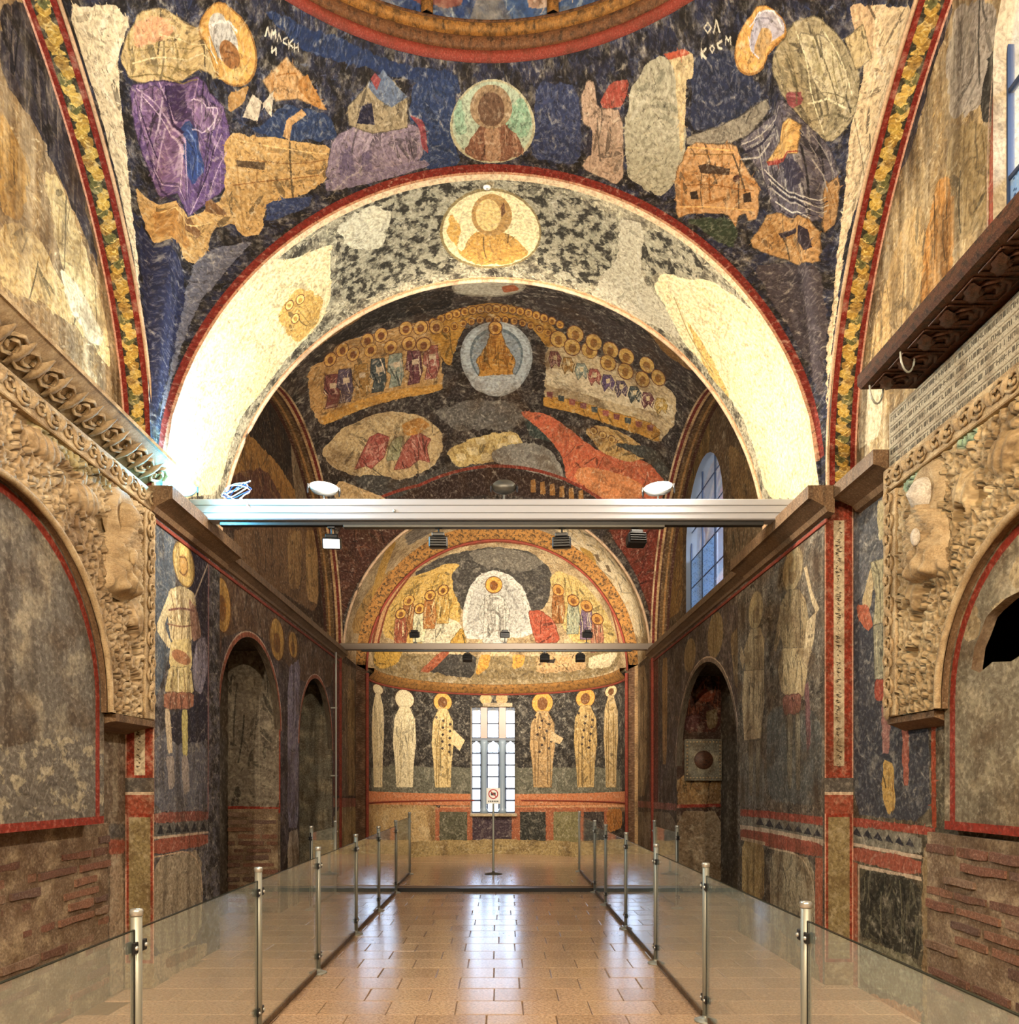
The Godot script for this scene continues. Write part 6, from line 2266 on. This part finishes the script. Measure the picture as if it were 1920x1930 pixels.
func paint_pier_l() -> void:
	canvas(378, 1065, "56555c", [1, 0, 5])
	brush_all(["4a4a54", "62646c", "3a3840", "6a665e"], 80)
	for t in [0, 1]:
		lay(g, t)
	pg("46505c",[-6,53,105,33,105,279,24,413,-1,451],5,0,"",1)
	pg("26222f",[178,20,305,19,305,405,193,443,133,274,169,139],4,0,"",1)
	pg("55565e",[-6,509,299,515,299,694,-6,683],6,0,"",1)
	pg("1f1d28",[77,461,299,406,299,509,83,534],4,0,"",-1)
	el("8a6c34",153,96,62,54)
	el("c9ac68",152,96,56,50)
	el("a8844c",152,100,26,26)
	pg("c9b78c",[72,177,148,149,219,152,225,229,193,275,83,296,61,228],2,7,"a08a5c",-1)
	pg("d4c59c",[14,268,72,187,94,196,50,266,88,301,72,313,14,286],1,0,"",-1)
	pg("8d6a58",[178,168,231,188,258,249,200,274],2,0,"",-1)
	pg("7d7886",[231,261,285,244,299,323,258,397,212,389,200,326],2,4,"9b96a2",-1)
	pg("c4b078",[83,290,193,268,200,339,133,352,72,353],2,0,"",-1)
	el("9a6a48",138,321,52,16)
	pg("c8b680",[72,353,193,337,212,402,50,422],2,5,"a08a56",-1)
	pg("97644c",[45,416,212,396,206,436,50,455],2,6,"6e4434",-1)
	pg("b8a688",[50,452,77,450,94,551,66,553],2,0,"",-1)
	pg("aca060",[139,446,175,443,175,554,145,556],2,0,"",-1)
	pg("8a8078",[56,559,99,557,105,625,72,637],5,0,"",-1)
	pg("8a8078",[139,556,175,554,187,638,151,650],5,0,"",-1)
	ln("6e5a3c",[83,186,110,229,94,287],6)
	ln("8a744c",[133,163,151,220,139,278],7)
	ln("e0d2ac",[105,176,128,237],8)
	ln("6e4a40",[72,225,145,203,212,195],8)
	ln("7c5a44",[66,258,139,250,212,229],6)
	ln("8a744c",[94,358,83,413],6)
	ln("8a744c",[151,349,163,403],6)
	ln("e0d2ac",[122,356,122,406],6)
	ln("5c3a2c",[83,420,77,448],6)
	ln("5c3a2c",[133,412,139,441],7)
	ln("e0cf98",[122,69,105,109,122,141],6)
	ln("6a4a28",[128,87,169,75,175,106,151,126,128,120],7)
	ln("5a5664",[244,270,271,314,244,380],7)
	ln("b9a890",[309,39,212,164],6)
	ln("8a6a5e",[2,50,-1,683],6)
	ln("7c5a58",[302,6,299,708],8)
	pg("7a4438",[-11,685,299,691,299,716,-11,708],2,0,"",-1)
	pg("55544f",[-11,708,299,716,299,746,-11,738],3,0,"",-1)
	pg("1d1c20",[14,732,32,712,48,735],1,0,"",-1)
	pg("1d1c20",[56,733,74,713,91,736],1,0,"",-1)
	pg("1d1c20",[99,734,119,715,136,737],1,0,"",-1)
	pg("1d1c20",[145,736,166,716,184,738],1,0,"",-1)
	pg("1d1c20",[193,737,215,717,235,739],1,0,"",-1)
	pg("1d1c20",[244,738,268,718,288,741],1,0,"",-1)
	pg("8a4a38",[-11,742,299,749,299,779,-11,777],2,0,"",-1)
	ln("b8a48c",[-11,740,299,747],6)
	pg("8d806a",[-6,784,258,786,258,1012,-1,1001],4,0,"",1)
	ln("b59c80",[-8,782,261,784,261,1015,-6,1001],6)
	pg("98604c",[-67,758,-11,763,-11,1028,-67,1025],2,0,"",-1)
	pg("a8967a",[-67,991,292,1029,292,1063,-49,1108,-67,1103],4,0,"",-1)
	pg("7c5a40",[56,1016,231,1025,231,1049,61,1043],3,0,"",-1)
	fresco("pier_l", [5, 4, 7, 9])

func paint_pier_r() -> void:
	canvas(600, 1065, "665f54", [1, 4, 0, 5])
	brush_all(["565048", "6e675a", "7a7260", "4a4640", "6c6056"], 80)
	for t in [2, 1]:
		lay(g, t)
	pg("4a4a46",[356,412,16,460,16,672,356,668],6,0,"",1)
	pg("5d5a52",[577,531,376,539,376,690,577,692],5,0,"",1)
	el("6a5c44",180,97,66,57)
	el("9c8a66",180,96,60,52)
	el("7a6444",178,107,26,26)
	el("8f7c58",172,86,33,18)
	pg("8a7858",[212,140,139,156,102,191,84,244,96,296,121,301,240,280,268,231,254,161],1,9,"b8a480",-1)
	pg("a8946e",[247,278,114,300,90,356,114,415,185,417,254,388,276,328],1,10,"c4b08a",-1)
	pg("b8a480",[114,113,96,113,67,178,27,228,44,239,72,201],1,3,"d0bd98",-1)
	pg("b8a480",[96,242,44,232,55,292,96,355,121,334],1,5,"d0bd98",-1)
	pg("857254",[261,165,233,166,247,230,290,281,305,268],1,3,"a8946e",-1)
	pg("7a4c40",[247,399,127,406,133,453,233,452],2,5,"9a6a58",-1)
	pg("6c6452",[219,448,178,452,185,633,212,633],2,3,"8f8770",-1)
	pg("6c6452",[165,450,133,453,133,638,159,638],2,3,"8f8770",-1)
	pg("6e4a4c",[108,388,84,387,72,527,96,551],3,3,"8a6662",-1)
	el("6a5c44",445,136,61,55)
	el("96845f",444,136,56,52)
	el("7a6646",443,148,26,24)
	pg("8f7c5c",[487,180,409,190,376,229,376,312,534,294,543,224],1,7,"b4a07c",-1)
	pg("a39070",[543,290,376,312,376,396,401,497,543,495,562,375],1,9,"bda985",-1)
	pg("a39070",[572,209,538,253,553,285,582,246],1,0,"",-1)
	pg("6c6250",[506,497,461,500,469,656,496,656],2,3,"8a806a",-1)
	pg("6c6250",[443,501,401,500,417,655,443,655],2,3,"8a806a",-1)
	ln("5c5048",[364,-60,364,697],5)
	pg("8a3c2c",[577,697,360,694,10,695,10,714,360,714,577,717],1,0,"",-1)
	pg("6c685c",[577,717,360,714,10,714,10,749,360,745,577,749],2,0,"",1)
	pg("25242a",[443,734,409,714,376,735],1,0,"",-1)
	pg("25242a",[368,735,336,716,305,736],1,0,"",-1)
	pg("25242a",[298,736,268,718,240,737],1,0,"",-1)
	pg("25242a",[233,737,205,719,178,738],1,0,"",-1)
	pg("25242a",[172,738,146,721,121,738],1,0,"",-1)
	pg("25242a",[114,739,90,722,67,739],1,0,"",-1)
	pg("25242a",[61,740,38,724,16,740],1,0,"",-1)
	ln("b8a48c",[577,750,360,748,10,752],14)
	pg("8e4a38",[577,755,360,752,10,755,10,787,360,788,577,787],2,0,"",-1)
	pg("a88e5c",[562,786,376,783,376,941,562,955],3,0,"",2)
	ln("b8a080",[567,783,372,783],10)
	pg("968a70",[336,794,55,791,55,1023,328,1032],3,9,"7c6e54",-1)
	ln("c0ac8e",[340,792,52,789,52,1025],8)
	pg("94543c",[49,789,10,787,10,1071,49,1070],1,0,"",-1)
	pg("a08a66",[577,973,336,991,38,1019,10,1095,577,1100],4,0,"",2)
	fresco("pier_r", [5, 4, 7, 2])

func paint_dome_r() -> void:
	canvas(1272, 864, "55503f", [1, 2, 4, 5])
	brush_all(["5a5444", "6c6450", "484236", "787058"], 120)
	for t in [2, 1]:
		lay(g, t)
	pg("33343a",[1271,60,1199,48,1144,52,1144,384,1029,412,1026,565,1271,564],3,0,"",1)
	pg("4a4a4c",[1267,23,1148,16,1144,145,1265,202],6,0,"",1)
	pg("9c8e68",[1178,43,1144,52,1144,111,1173,111],2,0,"",-1)
	pg("a8946c",[1232,201,1199,145,1182,152,1199,218],2,0,"",-1)
	pg("9c5238",[1248,197,1207,207,1190,246,1208,252,1244,221],2,0,"",-1)
	pg("9c9270",[1199,138,1144,145,1144,248,1190,246,1182,196],1,6,"6a6650",-1)
	pg("84806a",[1190,246,1144,248,1144,341,1185,336],1,6,"b0a884",-1)
	pg("8e4030",[1185,336,1141,342,1141,376,1185,371],2,0,"",-1)
	pg("8a6058",[1164,377,1138,385,1138,461,1161,460],3,0,"",-1)
	pg("a8884c",[1158,469,1125,478,1119,545,1141,561,1161,529],3,3,"7c5a2c",-1)
	pg("8a4c3c",[1103,413,1082,423,1082,512,1097,512],3,0,"",-1)
	pg("8c3c22",[1024,397,1013,398,1010,572,1021,571],1,0,"",-1)
	pg("8a3c2c",[1275,569,1013,572,1013,584,1275,584],1,0,"",-1)
	pg("6c685c",[1275,584,1048,585,1048,615,1275,614],2,0,"",1)
	pg("25242a",[1263,598,1248,586,1229,601],1,0,"",-1)
	pg("25242a",[1225,599,1210,587,1192,602],1,0,"",-1)
	pg("25242a",[1189,600,1175,589,1158,603],1,0,"",-1)
	pg("25242a",[1154,601,1141,590,1125,604],1,0,"",-1)
	pg("25242a",[1122,602,1109,591,1094,605],1,0,"",-1)
	pg("25242a",[1091,603,1079,592,1065,605],1,0,"",-1)
	ln("b8a48c",[1275,616,1048,618],6)
	pg("8e4a38",[1275,620,1048,621,1048,646,1275,644],2,0,"",-1)
	pg("7d7250",[1275,646,1260,646,1260,867,1275,862],2,0,"",-1)
	pg("96543c",[1271,646,1244,647,1244,872,1271,870],1,0,"",-1)
	ln("b8a48c",[1240,652,1049,650],6)
	ln("a8947c",[1240,652,1240,861],6)
	pg("2e2c24",[1234,656,1049,653,1049,770,1100,774,1199,770,1234,773],3,12,"6a6650",1)
	pg("6a6650",[1234,773,1049,772,1049,841,1234,851],4,0,"",1)
	pg("94603c",[1256,868,1048,844,1048,864,1256,894],4,0,"",-1)
	pg("8f7a58",[1045,605,1016,595,1016,857,1045,863],4,0,"",2)
	fresco("dome_r", [5, 7, 9])

func paint_dome_l() -> void:
	canvas(1272, 864, "6a5a4a", [2, 1, 5])
	pg("94806a",[1199,628,1243,628,1243,899,1199,895],3,0,"",1)
	pg("8a4a38",[1196,602,1249,606,1249,630,1196,629],2,0,"",-1)
	pg("4c4844",[1196,576,1249,579,1249,603,1196,601],2,0,"",-1)
	pg("7a6e5c",[1208,427,1225,425,1225,566,1208,566],2,0,"",-1)
	fresco("dome_l", [5, 7, 1])

func paint_tym_l() -> void:
	canvas(1272, 708, "b09468", [2, 4, 6])
	brush_all(["a08458", "c4ac80", "8a6c40", "b89c68", "d0c09a"], 90)
	for t in [2, 6, 4]:
		lay(g, t)
	pg("2c2a34",[926,182,990,115,1035,163,1089,225,1171,372,1110,331,1055,302,1004,276,969,277,926,268],8,14,"6c6258",0)
	pg("b48c4c",[926,317,969,335,992,353,969,437,926,456],8,6,"8f6c34",-1)
	pg("cbb684",[1016,326,1055,302,1125,362,1188,431,1205,510,1140,495,1068,442],8,8,"a89060",-1)
	pg("c9b07c",[926,470,992,427,1055,452,1155,494,1068,506,981,532,926,553],9,7,"a2824a",-1)
	pg("ded0ac",[1055,436,1110,430,1188,466,1140,503,1082,481],7,0,"",-1)
	fresco("tym_l", [5, 6, 7, 2])

func paint_tym_r() -> void:
	canvas(1272, 708, "b2986c", [2, 4, 6])
	brush_all(["a08458", "c4ac80", "8f7448", "b89c68", "cdbc98"], 90)
	for t in [2, 6, 4]:
		lay(g, t)
	pg("26222a",[1016,88,966,140,1016,174,1082,255,1116,252,1071,169],6,8,"6a5c50",0)
	pg("9b9184",[966,140,879,231,891,295,910,332,978,291,990,199],9,8,"6a6258",-1)
	pg("2e2c28",[873,273,855,266,865,321,889,371,910,352,910,304],7,0,"",0)
	pg("8f7a54",[978,306,910,352,889,391,893,495,966,469,990,377],7,8,"6e5a38",-1)
	pg("b98548",[1009,347,980,363,966,447,978,533,1049,526,1045,427],6,9,"8a5c2a",-1)
	pg("c4a470",[1100,338,1042,351,1049,486,1131,500,1199,531,1199,459],8,8,"9a7c4c",-1)
	pg("cdbd9c",[1236,492,1164,515,1164,636,1246,626],6,0,"",-1)
	pg("7a2a1c",[864,248,843,269,875,337,881,424,883,516,897,515,895,412,887,312],1,0,"",-1)
	ln("b89a88",[867,244,893,320,899,409,899,514],3)
	fresco("tym_r", [5, 6, 4, 7])

func paint_lun_l() -> void:
	canvas(1038, 540, "33241a", [4, 2])
	brush_all(["2a1c14", "44301f", "57402a", "1e140e"], 90)
	for t in [2, 1]:
		lay(g, t)
	pg("1f1814",[300,164,530,-54,647,-89,698,58,623,147,447,194,283,230],5,8,"4a3828",0)
	pg("8a6230",[161,316,235,184,370,166,530,145,724,149,698,203,530,252],4,10,"5c3c20",-1)
	pg("4a2c20",[175,332,447,194,623,231,175,397],4,10,"7c5a34",-1)
	pg("7d6a50",[647,-61,735,-47,898,33,963,105,724,193,672,98],4,5,"5a4632",-1)
	pg("6c5034",[235,408,963,154,963,433,530,465,235,475],5,26,"3c2a1c",-1)
	pg("8a6a40",[623,287,779,234,751,407,647,434],3,6,"5a3c20",-1)
	pg("a07c4a",[808,224,950,175,963,400,825,418],3,6,"6a4c2a",-1)
	fresco("lun_l", [5, 2, 7])

func paint_lun_r() -> void:
	canvas(1038, 540, "4c3a26", [4, 2])
	brush_all(["3c2c1c", "5a442a", "6a5232", "2a1e14"], 90)
	for t in [2, 1]:
		lay(g, t)
	pg("55401f",[833,-48,660,-39,559,38,608,153,772,161],4,12,"8a6a3c",-1)
	pg("6e5330",[425,141,176,331,90,418,385,307],4,16,"402a18",-1)
	pg("6e5a40",[425,342,176,429,240,463,425,430],4,8,"4c3824",-1)
	pg("7c5c30",[1200,17,858,144,858,441,1200,416],3,10,"4a301a",-1)
	fresco("lun_r", [5, 2, 7])

func paint_bay_l() -> void:
	canvas(1246, 710, "4c4242", [4, 2, 1])
	brush_all(["44383a", "564a4a", "625450", "3a3032"], 90)
	for t in [0, 2, 4]:
		lay(g, t)
	pg("55402e",[-34,18,989,20,846,138,506,155,333,108,157,103,15,147,-34,194],3,10,"3a2a24",1)
	el("5a3a1e",12,90,46,50)
	el("a8803e",12,90,40,48)
	el("7a5024",10,96,20,24)
	el("5a3a1e",342,88,60,48)
	el("a8803e",342,88,52,46)
	el("7a5024",341,96,26,22)
	el("5a3a1e",470,76,46,34)
	el("a8803e",470,76,36,31)
	el("7a5024",468,84,18,16)
	pg("6c6470",[424,141,535,97,516,312,516,523,424,518],3,4,"8a8490",1)
	pg("a89a84",[424,531,520,524,520,736,424,729],3,0,"",2)
	pg("6a5a48",[901,35,1444,2,1444,459,901,450],3,14,"a08a68",-1)
	pg("5c2820",[901,51,989,37,989,451,901,450],1,0,"",-1)
	pg("8a7450",[1109,70,1223,53,1223,455,1109,453],3,5,"b09868",-1)
	pg("7d3a2a",[1299,24,1380,21,1380,458,1299,456],1,0,"",-1)
	pg("8c5848",[901,457,1557,469,1557,502,901,485],1,0,"",-1)
	pg("a08c60",[901,485,1557,502,1557,750,901,706],3,0,"",2)
	pg("5c4030",[-46,150,15,147,-22,248,-39,361],2,0,"",-1)
	for edge in [["8a4a34", 0.03, 11.0], ["b59f88", 0.055, 3.0]]:
		var line := PackedVector2Array()
		for p in half_round(7.585, 0.915 + edge[1], 2.1, 0.86 + edge[1]):
			line.append(Vector2((p.x - 6.67) * 200.0, (3.55 - p.y) * 200.0))
		stroke(line, Color(edge[0]), edge[2])
	for edge in [["8a4a34", 0.03, 11.0], ["b59f88", 0.055, 3.0]]:
		var line := PackedVector2Array()
		for p in half_round(10.2, 0.9 + edge[1], 2.0, 0.92 + edge[1]):
			line.append(Vector2((p.x - 6.67) * 200.0, (3.55 - p.y) * 200.0))
		stroke(line, Color(edge[0]), edge[2])
	fresco("bay_l", [5, 4, 7, 2])

func paint_bay_r() -> void:
	canvas(1090, 710, "584c42", [4, 2, 1])
	brush_all(["4e443c", "61554a", "6c6050", "443a34"], 90)
	for t in [2, 4, 1]:
		lay(g, t)
	pg("473c38",[759,33,1,12,-5,353,43,209,234,129,433,157,515,303,759,450],3,12,"6a5a4c",1)
	el("7a6644",159,84,61,50)
	el("86704c",381,90,58,42)
	pg("7c6848",[50,109,1,98,1,225,22,212],2,4,"9a8660",-1)
	pg("5e2a20",[888,11,759,29,759,482,888,486],1,0,"",-1)
	pg("8a6a40",[700,43,630,52,644,357,700,356],3,5,"a88a58",-1)
	pg("867052",[1334,-5,923,22,923,453,1334,459],3,14,"b09a74",-1)
	pg("8c5848",[1219,473,527,468,527,487,1219,496],1,0,"",-1)
	pg("84745c",[1219,516,527,490,527,706,1219,748],3,0,"",2)
	for edge in [["6a5a4c", 0.03, 11.0], ["b59f88", 0.055, 3.0]]:
		var line := PackedVector2Array()
		for p in half_round(8.755, 1.305 + edge[1], 1.72, 1.18 + edge[1]):
			line.append(Vector2((p.x - 7.45) * 200.0, (3.55 - p.y) * 200.0))
		stroke(line, Color(edge[0]), edge[2])
	fresco("bay_r", [5, 4, 7, 2])

func paint_nich_l() -> void:
	canvas(120, 620, "5a4a3c", [2, 4])
	pg("6c6458",[-14,0,129,0,127,386,-14,386],2,8,"7e7668",-1)
	pg("7a2c20",[-20,145,-13,145,-13,383,-20,383],0,0,"",-1)
	pg("7a2c20",[117,133,127,133,127,383,117,383],0,0,"",-1)
	pg("7a2c20",[-20,374,129,378,129,391,-20,388],0,0,"",-1)
	pg("342c3c",[-42,97,-21,109,-21,391,-42,391],0,0,"",-1)
	fresco("nich_l", [5, 7, 1])

func paint_nich_r() -> void:
	canvas(120, 620, "3a2a22", [2, 4])
	pg("3c1f18",[10,-3,122,-3,120,184,13,184],3,8,"8a4c30",-1)
	el("7a3c28",79,84,23,18)
	pg("5c4a30",[79,127,111,119,108,170,86,177],3,0,"",-1)
	pg("4a2a28",[22,141,65,134,58,177,22,177],3,0,"",-1)
	pg("94744a",[2,302,120,296,120,385,2,388],3,8,"6c4c2c",2)
	ln("7a2c20",[2,385,120,382],9)
	pg("85725a",[2,400,120,397,120,615,2,615],3,0,"",2)
	fresco("nich_r", [5, 7, 1])

func paint_slab_l() -> void:
	canvas(679, 331, "9a8260", [2, 3])
	pg("a09468",[356,15,425,18,521,30,613,35,498,53,407,33],5,0,"",2)
	fresco("slab_l", [5, 7])

func paint_slab_r() -> void:
	canvas(588, 314, "9c845e", [2, 3])
	pg("7e9378",[440,23,404,23,404,40,435,42],3,0,"",-1)
	pg("7c9078",[550,17,504,24,515,50,544,45],3,0,"",-1)
	pg("b8935a",[510,80,458,99,463,141,504,135],3,8,"8a6a3c",-1)
	fresco("slab_r", [5, 7])
